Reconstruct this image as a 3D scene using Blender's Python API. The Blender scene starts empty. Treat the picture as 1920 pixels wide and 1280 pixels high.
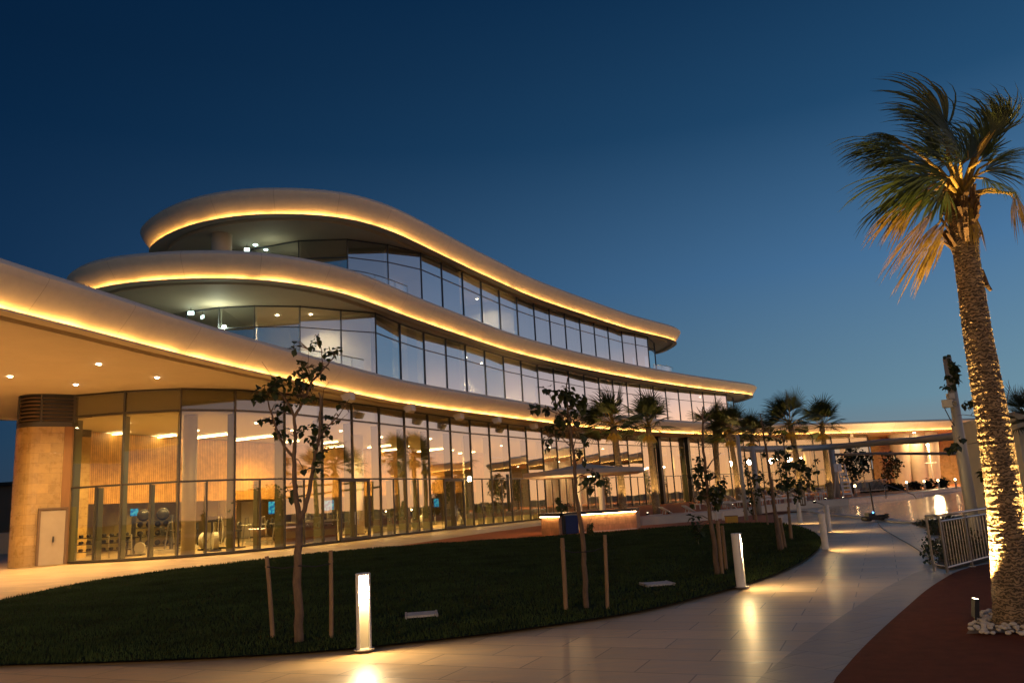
import bpy, bmesh, math, random
from mathutils import Vector, Matrix, noise
import numpy as np
random.seed(7)
SC = bpy.context.scene
COL = SC.collection
rad = math.radians

# ------------------------------------------------------------------ camera
CAM_H = 1.63; F_PX = 1500.0
_th, _ro = rad(11.25), rad(3.3)
_up = Vector((-math.sin(_ro)*math.cos(_th), math.cos(_ro)*math.cos(_th), -math.sin(_th))).normalized()
_f = Vector((0, 0, -1)); _f = (_f - _f.dot(_up)*_up).normalized(); _r = _f.cross(_up)
RM = Matrix((_r, _f, _up))
cam_d = bpy.data.cameras.new('camera'); cam = bpy.data.objects.new('camera', cam_d); COL.objects.link(cam)
cam.matrix_world = Matrix.Translation((0, 0, CAM_H)) @ RM.to_4x4()
cam_d.sensor_width = 36; cam_d.lens = F_PX/1920*36; cam_d.clip_end = 4000; cam_d.clip_start = .05
SC.camera = cam
def ray(x, y): return RM @ Vector((x-960, 640-y, -F_PX))
def at(x, y, z=0.0):                      # survey: where a sight line meets height z
    d = ray(x, y); t = (z-CAM_H)/d.z; return Vector((d.x*t, d.y*t, z))
def atY(x, y, Y):
    d = ray(x, y); t = Y/d.y; return Vector((d.x*t, Y, CAM_H+d.z*t))
def proj(p):
    c = RM.transposed() @ (Vector(p)-Vector((0, 0, CAM_H))); return 960+F_PX*c.x/-c.z, 640-F_PX*c.y/-c.z

# ------------------------------------------------------------------ world: dusk sky
w = bpy.data.worlds.new('World'); SC.world = w; w.use_nodes = True
nt = w.node_tree; N = nt.nodes; L = nt.links; N.clear()
def nd(T, **k):
    n = N.new(T)
    for a, b in k.items(): setattr(n, a, b)
    return n
tc = nd('ShaderNodeTexCoord'); sep = nd('ShaderNodeSeparateXYZ'); L.new(tc.outputs['Generated'], sep.inputs[0])
def ramp(stops):
    r = nd('ShaderNodeValToRGB'); r.color_ramp.interpolation = 'EASE' if False else 'LINEAR'
    el = r.color_ramp.elements
    while len(el) < len(stops): el.new(.5)
    for e, (p, c) in zip(el, stops): e.position = p; e.color = (*c, 1)
    L.new(sep.outputs['Z'], r.inputs[0]); return r
rA = ramp([(0, (.012, .034, .068)), (.10, (.006, .03, .075)), (.25, (.0020, .020, .064)), (.5, (.0006, .010, .036)), (1, (.001, .012, .04))])
rB = ramp([(0, (.27, .235, .21)), (.035, (.21, .245, .26)), (.09, (.15, .275, .36)), (.25, (.070, .18, .34)), (.42, (.0175, .074, .168)), (.6, (.0045, .030, .085)), (1, (.004, .03, .09))])
rC = ramp([(0, (2.3, 1.10, .44)), (.05, (2.1, 1.10, .55)), (.11, (1.15, .80, .68)), (.18, (.36, .38, .48)), (.33, (.10, .18, .34)), (.6, (.03, .09, .2)), (1, (.01, .04, .12))])
dot = nd('ShaderNodeVectorMath', operation='DOT_PRODUCT'); L.new(tc.outputs['Generated'], dot.inputs[0]); dot.inputs[1].default_value = (.985, -.17, 0)
def mr(a, b):
    m = nd('ShaderNodeMapRange'); m.interpolation_type = 'SMOOTHSTEP' if a > .1 else 'LINEAR'
    m.inputs[1].default_value = a; m.inputs[2].default_value = b; L.new(dot.outputs['Value'], m.inputs[0]); return m
mA, mB = mr(-.75, .42), mr(.40, .93)
x1 = nd('ShaderNodeMixRGB'); x2 = nd('ShaderNodeMixRGB')
L.new(mA.outputs[0], x1.inputs[0]); L.new(rA.outputs[0], x1.inputs[1]); L.new(rB.outputs[0], x1.inputs[2])
L.new(mB.outputs[0], x2.inputs[0]); L.new(x1.outputs[0], x2.inputs[1]); L.new(rC.outputs[0], x2.inputs[2])
bg = nd('ShaderNodeBackground'); wo = nd('ShaderNodeOutputWorld')
L.new(x2.outputs[0], bg.inputs[0]); bg.inputs[1].default_value = 1.0; L.new(bg.outputs[0], wo.inputs[0])
SC.view_settings.view_transform = 'Standard'; SC.view_settings.look = 'None'
SC.view_settings.exposure = 0; SC.view_settings.gamma = 1
SC.render.engine = 'CYCLES'
try:
    SC.cycles.use_denoising = True; SC.cycles.use_light_tree = True; SC.cycles.max_bounces = 7
    SC.cycles.transparent_max_bounces = 24; SC.cycles.sample_clamp_indirect = 4.0
    SC.cycles.caustics_reflective = False; SC.cycles.caustics_refractive = False
except Exception: pass

# ------------------------------------------------------------------ materials
def mat(name, base=(.5, .5, .5), rough=.6, metal=0, emit=None, es=0, noise_scale=0, var=.25, bump=0, bscale=None, coord='Object', stretch=None, spec=.5):
    m = bpy.data.materials.new(name); m.use_nodes = True
    t = m.node_tree; b = t.nodes['Principled BSDF']
    b.inputs['Base Color'].default_value = (*base, 1); b.inputs['Roughness'].default_value = rough; b.inputs['Metallic'].default_value = metal
    b.inputs['Specular IOR Level'].default_value = spec
    if emit: b.inputs['Emission Color'].default_value = (*emit, 1); b.inputs['Emission Strength'].default_value = es
    if noise_scale or bump:
        c = t.nodes.new('ShaderNodeTexCoord'); mp = t.nodes.new('ShaderNodeMapping'); t.links.new(c.outputs[coord], mp.inputs[0])
        if stretch: mp.inputs['Scale'].default_value = stretch
    if noise_scale:
        n = t.nodes.new('ShaderNodeTexNoise'); n.inputs['Scale'].default_value = noise_scale; n.inputs['Detail'].default_value = 8; n.inputs['Roughness'].default_value = .65
        t.links.new(mp.outputs[0], n.inputs[0])
        r = t.nodes.new('ShaderNodeValToRGB'); r.color_ramp.elements[0].position = .3; r.color_ramp.elements[1].position = .72
        r.color_ramp.elements[0].color = (*[v*(1-var) for v in base], 1); r.color_ramp.elements[1].color = (*[min(1, v*(1+var)) for v in base], 1)
        t.links.new(n.outputs[0], r.inputs[0]); t.links.new(r.outputs[0], b.inputs['Base Color'])
        m['ramp'] = r.name
    if bump:
        n2 = t.nodes.new('ShaderNodeTexNoise'); n2.inputs['Scale'].default_value = bscale or noise_scale*4; n2.inputs['Detail'].default_value = 6
        t.links.new(mp.outputs[0], n2.inputs[0]); bp = t.nodes.new('ShaderNodeBump'); bp.inputs['Strength'].default_value = bump; bp.inputs['Distance'].default_value = .02
        t.links.new(n2.outputs[0], bp.inputs['Height']); t.links.new(bp.outputs[0], b.inputs['Normal'])
    return m
def emis(name, c, s):
    m = bpy.data.materials.new(name); m.use_nodes = True; t = m.node_tree; t.nodes.clear()
    e = t.nodes.new('ShaderNodeEmission'); o = t.nodes.new('ShaderNodeOutputMaterial'); e.inputs[0].default_value = (*c, 1); e.inputs[1].default_value = s
    t.links.new(e.outputs[0], o.inputs[0]); return m
def glass_mat(name, tint=(.88, .85, .66), r0=.12, pw=2.0, gl=(1, 1, 1), rough=.012):
    m = bpy.data.materials.new(name); m.use_nodes = True; t = m.node_tree; t.nodes.clear(); n = t.nodes.new; l = t.links.new
    lw = n('ShaderNodeLayerWeight'); lw.inputs[0].default_value = .5
    p = n('ShaderNodeMath'); p.operation = 'POWER'; p.inputs[1].default_value = pw; l(lw.outputs['Facing'], p.inputs[0])
    ma = n('ShaderNodeMath'); ma.operation = 'MULTIPLY_ADD'; ma.inputs[1].default_value = 1-r0; ma.inputs[2].default_value = r0; l(p.outputs[0], ma.inputs[0])
    tr = n('ShaderNodeBsdfTransparent'); tr.inputs[0].default_value = (*tint, 1)
    g = n('ShaderNodeBsdfGlossy'); g.inputs['Roughness'].default_value = rough; g.inputs[0].default_value = (*gl, 1)
    # each pane of insulated glass bows very slightly
    c = n('ShaderNodeTexCoord'); nz = n('ShaderNodeTexNoise'); nz.inputs['Scale'].default_value = .55; nz.inputs['Detail'].default_value = 1; l(c.outputs['Object'], nz.inputs[0])
    b = n('ShaderNodeBump'); b.inputs['Strength'].default_value = .12; b.inputs['Distance'].default_value = .02; l(nz.outputs[0], b.inputs['Height']); l(b.outputs[0], g.inputs['Normal'])
    mx = n('ShaderNodeMixShader'); o = n('ShaderNodeOutputMaterial'); l(ma.outputs[0], mx.inputs[0]); l(tr.outputs[0], mx.inputs[1]); l(g.outputs[0], mx.inputs[2]); l(mx.outputs[0], o.inputs[0])
    return m
def tiles(name, base, mortar, bw, bh, rough=.35, msize=.006, var=.12, rot=0, bump=.15, coord='Object', vein=0, rvar=0, offset=.5, spec=.5, nlo=.68, nhi=1.22):
    m = bpy.data.materials.new(name); m.use_nodes = True; t = m.node_tree; n = t.nodes.new; l = t.links.new; b = t.nodes['Principled BSDF']
    c = n('ShaderNodeTexCoord'); mp = n('ShaderNodeMapping'); mp.inputs['Rotation'].default_value = (0, 0, rot); l(c.outputs[coord], mp.inputs[0])
    k = n('ShaderNodeTexBrick'); l(mp.outputs[0], k.inputs[0]); k.inputs['Scale'].default_value = 1; k.inputs['Brick Width'].default_value = bw; k.inputs['Row Height'].default_value = bh
    k.inputs['Mortar Size'].default_value = msize; k.inputs['Mortar Smooth'].default_value = .3; k.offset = offset
    k.inputs['Color1'].default_value = (*[v*(1-var) for v in base], 1); k.inputs['Color2'].default_value = (*[min(1, v*(1+var)) for v in base], 1); k.inputs['Mortar'].default_value = (*mortar, 1)
    nz = n('ShaderNodeTexNoise'); nz.inputs['Scale'].default_value = 2.2; nz.inputs['Detail'].default_value = 10; nz.inputs['Roughness'].default_value = .7
    mp2 = n('ShaderNodeMapping'); mp2.inputs['Scale'].default_value = (1, 3.5, 1) if vein else (1, 1, 1); mp2.inputs['Rotation'].default_value = (0, 0, rot); l(c.outputs[coord], mp2.inputs[0]); l(mp2.outputs[0], nz.inputs[0])
    cr = n('ShaderNodeMapRange'); cr.inputs[1].default_value = .3; cr.inputs[2].default_value = .7; cr.inputs[3].default_value = nlo; cr.inputs[4].default_value = nhi; l(nz.outputs[0], cr.inputs[0])
    mx = n('ShaderNodeMixRGB'); mx.blend_type = 'MULTIPLY'; mx.inputs[0].default_value = 1; l(k.outputs[0], mx.inputs[1]); l(cr.outputs[0], mx.inputs[2]); l(mx.outputs[0], b.inputs['Base Color'])
    b.inputs['Roughness'].default_value = rough; b.inputs['Specular IOR Level'].default_value = spec
    if rvar:
        r2 = n('ShaderNodeMapRange'); r2.inputs[1].default_value = .3; r2.inputs[2].default_value = .7; r2.inputs[3].default_value = rough-rvar; r2.inputs[4].default_value = rough+rvar; l(nz.outputs[0], r2.inputs[0]); l(r2.outputs[0], b.inputs['Roughness'])
    h = n('ShaderNodeMath'); h.operation = 'MULTIPLY_ADD'; h.inputs[1].default_value = -1; l(k.outputs['Fac'], h.inputs[0])
    n3 = n('ShaderNodeTexNoise'); n3.inputs['Scale'].default_value = 22; n3.inputs['Detail'].default_value = 6; l(mp2.outputs[0], n3.inputs[0]); l(n3.outputs[0], h.inputs[2])
    bp = n('ShaderNodeBump'); bp.inputs['Strength'].default_value = bump; bp.inputs['Distance'].default_value = .006; l(h.outputs[0], bp.inputs['Height']); l(bp.outputs[0], b.inputs['Normal'])
    return m

M = {}
M['render'] = tiles('cream_cladding', (.78, .69, .55), (.60, .52, .40), 3.6, 9, rough=.55, msize=.018, var=.03, coord='UV', bump=.05, offset=0, nlo=.93, nhi=1.05)
M['soffit'] = mat('soffit_plaster', (.66, .57, .42), .7, noise_scale=.6, var=.06)
M['led'] = emis('led_tape', (1, .48, .10), 30)
_t = M['led'].node_tree; _c = _t.nodes.new('ShaderNodeTexCoord'); _n = _t.nodes.new('ShaderNodeTexNoise'); _n.inputs['Scale'].default_value = .9; _n.inputs['Detail'].default_value = 5
_m = _t.nodes.new('ShaderNodeMapRange'); _m.inputs[1].default_value = .32; _m.inputs[2].default_value = .68; _m.inputs[3].default_value = 12; _m.inputs[4].default_value = 56
_t.links.new(_c.outputs['Object'], _n.inputs[0]); _t.links.new(_n.outputs[0], _m.inputs[0]); _t.links.new(_m.outputs[0], [n_ for n_ in _t.nodes if n_.type == 'EMISSION'][0].inputs[1])
M['stone'] = tiles('travertine_paving', (.64, .46, .265), (.28, .19, .11), 1.2, .6, rough=.38, rot=rad(24), var=.12, vein=1, rvar=.13, msize=.009, nlo=.74, nhi=1.14, bump=.10, spec=.45)
M['band'] = tiles('border_paving', (.42, .31, .19), (.22, .16, .10), .6, .6, bump=.05, rough=.42, rot=rad(55), var=.08, vein=1, rvar=.1)
M['wallstone'] = tiles('honey_stone', (.46, .30, .11), (.35, .22, .08), .9, .45, rough=.3, var=.13, coord='UV', rvar=.1, msize=.012, nlo=.8, nhi=1.12, bump=.4)
M['wood'] = tiles('wood_slats', (.62, .335, .09), (.10, .045, .015), .14, 30, rough=.45, msize=.012, var=.10, coord='UV', bump=.6, offset=0)
M['woodplain'] = mat('oak_panel', (.30, .15, .05), .45, noise_scale=3, var=.2, stretch=(1, 1, .1))
M['red'] = mat('red_rubber_lit', (.46, .145, .05), .75, noise_scale=5, var=.18, bump=.5, bscale=120)  # red rubber brightened in colour to carry the deck's orange light
M['red_shaded'] = mat('red_rubber_shaded', (.17, .045, .017), .85, noise_scale=5, var=.2, bump=.5, bscale=120, spec=.15)  # same red rubber, darkened in colour where the foreground is dim
M['ground'] = mat('sandy_ground', (.18, .14, .10), .9, noise_scale=.5, var=.3, bump=.4, bscale=8)
M['lawn'] = mat('lawn_soil', (.020, .033, .010), .95, noise_scale=1.5, var=.5, bump=1, bscale=60, spec=.1)
M['grass'] = mat('grass_blade', (.040, .066, .018), .7, noise_scale=.8, var=.5, coord='Object', spec=.15)
M['slim'] = mat('slim_frame_metal', (.10, .105, .12), .35, .7)
M['metal'] = mat('bronze_aluminium', (.085, .076, .062), .38, .5)
M['steel'] = mat('brushed_steel', (.36, .35, .33), .28, 1.0, noise_scale=6, var=.1)
M['white'] = mat('white_paint', (.74, .72, .68), .45, noise_scale=2, var=.05)
M['doorpaint'] = mat('door_paint', (.40, .33, .23), .5, noise_scale=2, var=.06)
M['cream'] = mat('cream_paint', (.64, .58, .46), .6, noise_scale=1.2, var=.08)
M['dark'] = mat('black_rubber', (.02, .02, .022), .5, noise_scale=5, var=.3)
M['darkgloss'] = mat('black_gloss', (.025, .025, .028), .22)
M['grey'] = mat('grey_metal', (.42, .39, .34), .42, .0, noise_scale=2, var=.06)
M['glass'] = glass_mat('clear_glazing', r0=.11, pw=1.75)
M['glass_up'] = glass_mat('upper_glazing', tint=(.70, .76, .76), r0=.40, pw=1.35)
M['spandrel_up'] = mat('glazed_spandrel', (.42, .41, .43), .06, .55)
M['fin'] = mat('olive_fin', (.085, .085, .045), .5)
M['spandrel'] = mat('spandrel_panel', (.16, .15, .09), .5)
M['rail_glass'] = glass_mat('balustrade_glass', tint=(.88, .93, .93), r0=.08, pw=2.4)
M['gymfloor'] = mat('gym_floor', (.30, .22, .13), .4, noise_scale=1.2, var=.12)
M['ceil'] = mat('ceiling_plaster', (.70, .66, .56), .7)
M['room'] = mat('room_wall', (.66, .62, .52), .7, noise_scale=.7, var=.05)
M['olive'] = mat('olive_wall', (.34, .28, .13), .8, noise_scale=.8, var=.15)
M['blind'] = mat('roller_blind', (.52, .50, .47), .85, noise_scale=.5, var=.06, stretch=(4, 4, .3))
M['strip'] = emis('strip_light', (1, .78, .42), 26)
M['panel'] = emis('ceiling_lamp', (1, .74, .40), 9)
M['cool'] = emis('cool_lamp', (.62, .95, .9), 14)
M['exit'] = emis('exit_sign', (.75, 1, .9), 5)
M['screen'] = emis('screen_blue', (.05, .42, .75), .9)
_t = M['screen'].node_tree; _c = _t.nodes.new('ShaderNodeTexCoord'); _n = _t.nodes.new('ShaderNodeTexNoise'); _n.inputs['Scale'].default_value = 7; _n.inputs['Detail'].default_value = 4; _r = _t.nodes.new('ShaderNodeValToRGB'); _e = _r.color_ramp.elements; _e[0].position = .38; _e[0].color = (.01, .12, .45, 1); _e[1].position = .6; _e[1].color = (.10, .62, .80, 1)
_t.links.new(_c.outputs['Object'], _n.inputs[0]); _t.links.new(_n.outputs[0], _r.inputs[0]); _t.links.new(_r.outputs[0], [n_ for n_ in _t.nodes if n_.type == 'EMISSION'][0].inputs[0])
M['spot'] = emis('downlight', (1, .78, .5), 30)
M['lens'] = emis('bollard_panel', (.93, .95, 1.0), 1.0)
M['bark'] = mat('young_bark', (.16, .105, .065), .85, noise_scale=18, var=.35, bump=.5, stretch=(1, 1, .3))
M['leaf'] = mat('broad_leaf', (.045, .065, .018), .5, noise_scale=3, var=.5)
M['leaf_dark'] = mat('dark_leaf', (.03, .045, .015), .55, noise_scale=3, var=.5)
M['stake'] = mat('timber_stake', (.30, .19, .10), .8, noise_scale=9, var=.3, stretch=(1, 1, .15), bump=.4)
M['palmbark'] = mat('palm_trunk', (.27, .19, .11), .85, noise_scale=10, var=.45, bump=.9, bscale=30)
M['palmfibre'] = mat('palm_fibre', (.13, .075, .035), .9, noise_scale=12, var=.5, bump=.8)
M['frond'] = mat('palm_frond', (.048, .065, .016), .5, noise_scale=4, var=.4)
M['frond_dry'] = mat('dry_frond', (.34, .22, .04), .7, noise_scale=5, var=.4)
M['pebble'] = mat('white_pebble', (.62, .56, .46), .55, noise_scale=6, var=.15)
M['canvas'] = mat('shade_canvas', (.62, .50, .37), .85, noise_scale=2, var=.06)
M['mosaic'] = tiles('counter_mosaic', (.50, .27, .14), (.30, .16, .09), .16, .3, rough=.4, coord='UV', var=.15)
M['blue'] = mat('blue_plastic', (.005, .02, .12), .35)
M['bluetile'] = tiles('blue_pool_tile', (.05, .13, .30), (.1, .15, .22), .2, .1, rough=.2, coord='UV')
M['coping'] = mat('pale_coping', (.56, .52, .46), .5, noise_scale=4, var=.1)
M['redplastic'] = mat('red_enamel', (.5, .02, .015), .3)
M['yellow'] = mat('yellow_plastic', (.6, .33, .03), .5)
M['hill'] = mat('dark_backdrop', (.03, .028, .024), 1)
M['slat'] = mat('bronze_slat', (.34, .22, .10), .5)
M['brown'] = mat('brown_panel', (.16, .10, .055), .6)
M['hedge'] = mat('hedge_leaf', (.018, .025, .010), .8, noise_scale=4, var=.5)
_m = M['palmbark']; t = _m.node_tree; c = t.nodes.new('ShaderNodeTexCoord'); wv = t.nodes.new('ShaderNodeTexWave'); wv.bands_direction = 'Z'; wv.inputs['Scale'].default_value = 7.5; wv.inputs['Distortion'].default_value = 11; wv.inputs['Detail'].default_value = 4; wv.inputs['Detail Scale'].default_value = 2.5; t.links.new(c.outputs['Object'], wv.inputs[0])
cr = t.nodes.new('ShaderNodeMapRange'); cr.inputs[1].default_value = .25; cr.inputs[2].default_value = .7; cr.inputs[3].default_value = .28; cr.inputs[4].default_value = 1.1; t.links.new(wv.outputs['Fac'], cr.inputs[0])
b = t.nodes['Principled BSDF']; src = b.inputs['Base Color'].links[0].from_socket; mx = t.nodes.new('ShaderNodeMixRGB'); mx.blend_type = 'MULTIPLY'; mx.inputs[0].default_value = 1; t.links.new(src, mx.inputs[1]); t.links.new(cr.outputs[0], mx.inputs[2]); t.links.new(mx.outputs[0], b.inputs['Base Color'])
for k in ('leaf', 'frond', 'frond_dry'):
    t = M[k].node_tree; b = t.nodes['Principled BSDF']; tl = t.nodes.new('ShaderNodeBsdfTranslucent'); src = b.inputs['Base Color'].links[0].from_socket; t.links.new(src, tl.inputs[0]); mx = t.nodes.new('ShaderNodeMixShader'); mx.inputs[0].default_value = .3
    o = t.nodes['Material Output']; t.links.new(b.outputs[0], mx.inputs[1]); t.links.new(tl.outputs[0], mx.inputs[2]); t.links.new(mx.outputs[0], o.inputs[0])
for k in ('frond', 'frond_dry', 'leaf'):
    M[k].node_tree.nodes['Principled BSDF'].inputs['Transmission Weight'].default_value = 0
water = mat('pool_water', (.012, .035, .05), .06, spec=.9)
t = water.node_tree; c = t.nodes.new('ShaderNodeTexCoord'); nz = t.nodes.new('ShaderNodeTexNoise'); nz.inputs['Scale'].default_value = 2.6; nz.inputs['Detail'].default_value = 4
mp = t.nodes.new('ShaderNodeMapping'); mp.inputs['Scale'].default_value = (1, 1.8, 1); t.links.new(c.outputs['Object'], mp.inputs[0]); t.links.new(mp.outputs[0], nz.inputs[0])
bp = t.nodes.new('ShaderNodeBump'); bp.inputs['Strength'].default_value = .8; bp.inputs['Distance'].default_value = .028; t.links.new(nz.outputs[0], bp.inputs['Height']); t.links.new(bp.outputs[0], t.nodes['Principled BSDF'].inputs['Normal'])
M['water'] = water; water.node_tree.nodes['Principled BSDF'].inputs['Roughness'].default_value = .03; water.node_tree.nodes['Principled BSDF'].inputs['Specular IOR Level'].default_value = .35

# ------------------------------------------------------------------ helpers
def empty(name, loc=(0, 0, 0), rz=0, label=None, cat=None, group=None):
    o = bpy.data.objects.new(name, None); COL.objects.link(o); o.location = loc; o.rotation_euler = (0, 0, rz); o.empty_display_size = .2
    return tag(o, label, cat, group)
def tag(o, label=None, cat=None, group=None, kind=None):
    if label: o['label'] = label
    if cat: o['category'] = cat
    if group: o['group'] = group
    if kind: o['kind'] = kind
    return o
def perp(d):
    d = Vector(d).normalized(); a = Vector((0, 0, 1)) if abs(d.z) < .9 else Vector((1, 0, 0)); u = d.cross(a).normalized(); return u, d.cross(u).normalized()
class MB:
    def __init__(s): s.v = []; s.f = []; s.uv = None
    def add(s, vs, fs):
        o = len(s.v); s.v += [tuple(v) for v in vs]; s.f += [tuple(i+o for i in f) for f in fs]; return s
    def box(s, c, d, rz=0, M3=None):
        c = Vector(c); h = Vector(d)/2; R = M3 or Matrix.Rotation(rz, 3, 'Z')
        s.add([c+R@Vector((x*h.x, y*h.y, z*h.z)) for x in (-1, 1) for y in (-1, 1) for z in (-1, 1)], [(0, 1, 3, 2), (4, 6, 7, 5), (0, 4, 5, 1), (2, 3, 7, 6), (0, 2, 6, 4), (1, 5, 7, 3)]); return s
    def bar(s, a, b, wd, th=None):
        a = Vector(a); b = Vector(b); th = th or wd; u, v = perp(b-a); u *= wd/2; v *= th/2
        s.add([a-u-v, a+u-v, a+u+v, a-u+v, b-u-v, b+u-v, b+u+v, b-u+v], [(3, 2, 1, 0), (4, 5, 6, 7), (0, 1, 5, 4), (1, 2, 6, 5), (2, 3, 7, 6), (3, 0, 4, 7)]); return s
    def tube(s, pts, rs, n=10, cap=True):
        pts = [Vector(p) for p in pts]; rs = rs if hasattr(rs, '__len__') else [rs]*len(pts); vs = []; fs = []; u = None
        for i, p in enumerate(pts):
            d = (pts[min(i+1, len(pts)-1)]-pts[max(i-1, 0)]).normalized()
            if u is None: u, v = perp(d)
            else: u = (u-u.dot(d)*d).normalized(); v = d.cross(u)
            vs += [p+(u*math.cos(a)+v*math.sin(a))*rs[i] for a in [2*math.pi*k/n for k in range(n)]]
        for i in range(len(pts)-1):
            for k in range(n): fs.append((i*n+k, i*n+(k+1) % n, (i+1)*n+(k+1) % n, (i+1)*n+k))
        if cap: fs += [tuple(range(n))[::-1], tuple((len(pts)-1)*n+k for k in range(n))]
        s.add(vs, fs); return s
    def lathe(s, c, prof, n=20):
        c = Vector(c); vs = []; fs = []
        for r_, z in prof: vs += [c+Vector((r_*math.cos(2*math.pi*k/n), r_*math.sin(2*math.pi*k/n), z)) for k in range(n)]
        for i in range(len(prof)-1):
            for k in range(n): fs.append((i*n+k, i*n+(k+1) % n, (i+1)*n+(k+1) % n, (i+1)*n+k))
        s.add(vs, fs); return s
    def ball(s, c, r, n=14, sq=1):
        return s.lathe(c, [(max(.001, r*math.sin(math.pi*i/n)), -r*sq*math.cos(math.pi*i/n)) for i in range(n+1)], n+4)
    def poly(s, pts): s.add(pts, [tuple(range(len(pts)))]); return s
    def build(s, name, m, parent=None, smooth=False, world=False):
        me = bpy.data.meshes.new(name); me.from_pydata(s.v, [], s.f); me.materials.append(m if not isinstance(m, str) else M[m]); me.update()
        if s.uv:
            ul = me.uv_layers.new(name='UVMap'); vi = np.empty(len(me.loops), np.int32); me.loops.foreach_get('vertex_index', vi)
            ul.data.foreach_set('uv', np.array(s.uv, np.float32)[vi].ravel())
        if smooth: me.polygons.foreach_set('use_smooth', [True]*len(me.polygons))
        o = bpy.data.objects.new(name, me); COL.objects.link(o)
        if parent: 
            o.parent = parent
            if world: o.matrix_parent_inverse = Matrix.Translation(parent.location).inverted() if parent.rotation_euler.z == 0 else (Matrix.Translation(parent.location) @ Matrix.Rotation(parent.rotation_euler.z, 4, 'Z')).inverted()
        return o
def auto_smooth(o, ang=35):
    me = o.data; me.polygons.foreach_set('use_smooth', [True]*len(me.polygons))
    bm = bmesh.new(); bm.from_mesh(me); bm.normal_update()
    for e in bm.edges:
        if len(e.link_faces) != 2 or e.calc_face_angle(0) > rad(ang): e.smooth = False
    bm.to_mesh(me); bm.free(); return o
def copy_tree(o, parent=None, loc=None, rz=None, label=None, group=None, scale=None):
    c = o.copy(); COL.objects.link(c)
    if parent: c.parent = parent; c.matrix_parent_inverse = o.matrix_parent_inverse
    if loc is not None: c.location = loc
    if rz is not None: c.rotation_euler = (0, 0, rz)
    if scale is not None: c.scale = (scale,)*3
    if label: c['label'] = label
    if group: c['group'] = group
    for ch in KIDS.get(o.name, []) or list(o.children): copy_tree(ch, c)
    return c
KIDS = {}
def spline(pts, step=.6, closed=False):
    pts = [Vector((p[0], p[1], 0)) for p in pts]; n = len(pts); out = []
    rng = range(n if closed else n-1)
    for i in rng:
        g = lambda k: pts[k % n] if closed else pts[min(max(k, 0), n-1)]
        p0, p1, p2, p3 = g(i-1), g(i), g(i+1), g(i+2); seg = max(2, int((p2-p1).length/step))
        # centripetal Catmull-Rom
        t0 = 0; t1 = t0+max(1e-4, (p1-p0).length)**.5; t2 = t1+(p2-p1).length**.5; t3 = t2+max(1e-4, (p3-p2).length)**.5
        for k in range(seg):
            t = t1+(t2-t1)*k/seg
            A1 = (p0*(t1-t)+p1*(t-t0))/(t1-t0); A2 = (p1*(t2-t)+p2*(t-t1))/(t2-t1); A3 = (p2*(t3-t)+p3*(t-t2))/(t3-t2)
            B1 = (A1*(t2-t)+A2*(t-t0))/(t2-t0); B2 = (A2*(t3-t)+A3*(t-t1))/(t3-t1); out.append((B1*(t2-t)+B2*(t-t1))/(t2-t1))
    if not closed: out.append(pts[-1])
    return out
def smoothc(pts, it, closed=True):
    for _ in range(it):
        n = len(pts); q = []
        for i in range(n):
            if not closed and i in (0, n-1): q.append(pts[i]); continue
            q.append(pts[i]*.5+(pts[(i-1) % n]+pts[(i+1) % n])*.25)
        pts = q
    return pts
def resample(pts, step):
    out = [pts[0].copy()]; acc = 0
    for a, b in zip(pts, pts[1:]):
        l = (b-a).length
        if l < 1e-6: continue
        p = step-acc
        while p <= l: out.append(a.lerp(b, p/l)); p += step
        acc = l-(p-step)
    return out
def ground_poly(name, px, z, m, extra=None, kind='structure', thick=0):
    pts = [at(x, y, z) if not isinstance(x, Vector) else x for x, y in px]
    return sheet(name, pts, z, m, kind)
def sheet(name, pts, z, m, kind='structure', thick=0):
    bm = bmesh.new(); vs = [bm.verts.new((p[0], p[1], z)) for p in pts]; f = bm.faces.new(vs); bm.normal_update()
    if f.normal.z < 0: bmesh.ops.reverse_faces(bm, faces=[f])
    if thick:
        r = bmesh.ops.extrude_face_region(bm, geom=[f]); ev = [g for g in r['geom'] if isinstance(g, bmesh.types.BMVert)]
        bmesh.ops.translate(bm, verts=ev, vec=(0, 0, 0)); bmesh.ops.translate(bm, verts=vs, vec=(0, 0, -thick))
        bmesh.ops.recalc_face_normals(bm, faces=bm.faces)
    bmesh.ops.triangulate(bm, faces=bm.faces[:])
    me = bpy.data.meshes.new(name); bm.to_mesh(me); bm.free(); me.materials.append(M[m]); o = bpy.data.objects.new(name, me); COL.objects.link(o)
    if kind: o['kind'] = kind
    return o

# ------------------------------------------------------------------ setting
TZ = .40                                         # level of the raised terrace and of the far pool coping
sheet('ground', [(-1500, -600), (1500, -600), (1500, 2500), (-1500, 2500)], -.06, 'ground')
lawn_px = [(-120, 1150), (0, 1125), (200, 1085), (480, 1050), (620, 1035), (850, 1017), (1010, 1007), (1200, 993), (1320, 984), (1400, 981), (1450, 981), (1500, 988), (1533, 1003), (1540, 1020), (1520, 1042), (1480, 1065), (1400, 1095), (1300, 1122), (1200, 1146), (1050, 1170), (900, 1190), (700, 1212), (560, 1224), (300, 1238), (0, 1247), (-160, 1252)]
lawn_pts = spline([at(x, y, 0) for x, y in lawn_px], .5, True)
path_outer = [Vector(p) for p in [(-60, -12, 0), (4, -12, 0)]]
rb_px = [(1560, 1280), (1580, 1252), (1620, 1208), (1660, 1170), (1700, 1135), (1735, 1105), (1765, 1085), (1800, 1067), (1850, 1055), (1920, 1046)]
rb = spline([(1.2, 3.2), (1.9, 5.4)]+[at(x, y, 0)[:2] for x, y in rb_px], .4)
sheet('paving', [(-60, -12), (60, -12), (60, 110), (-60, 110)], -.03, 'stone')
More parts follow.
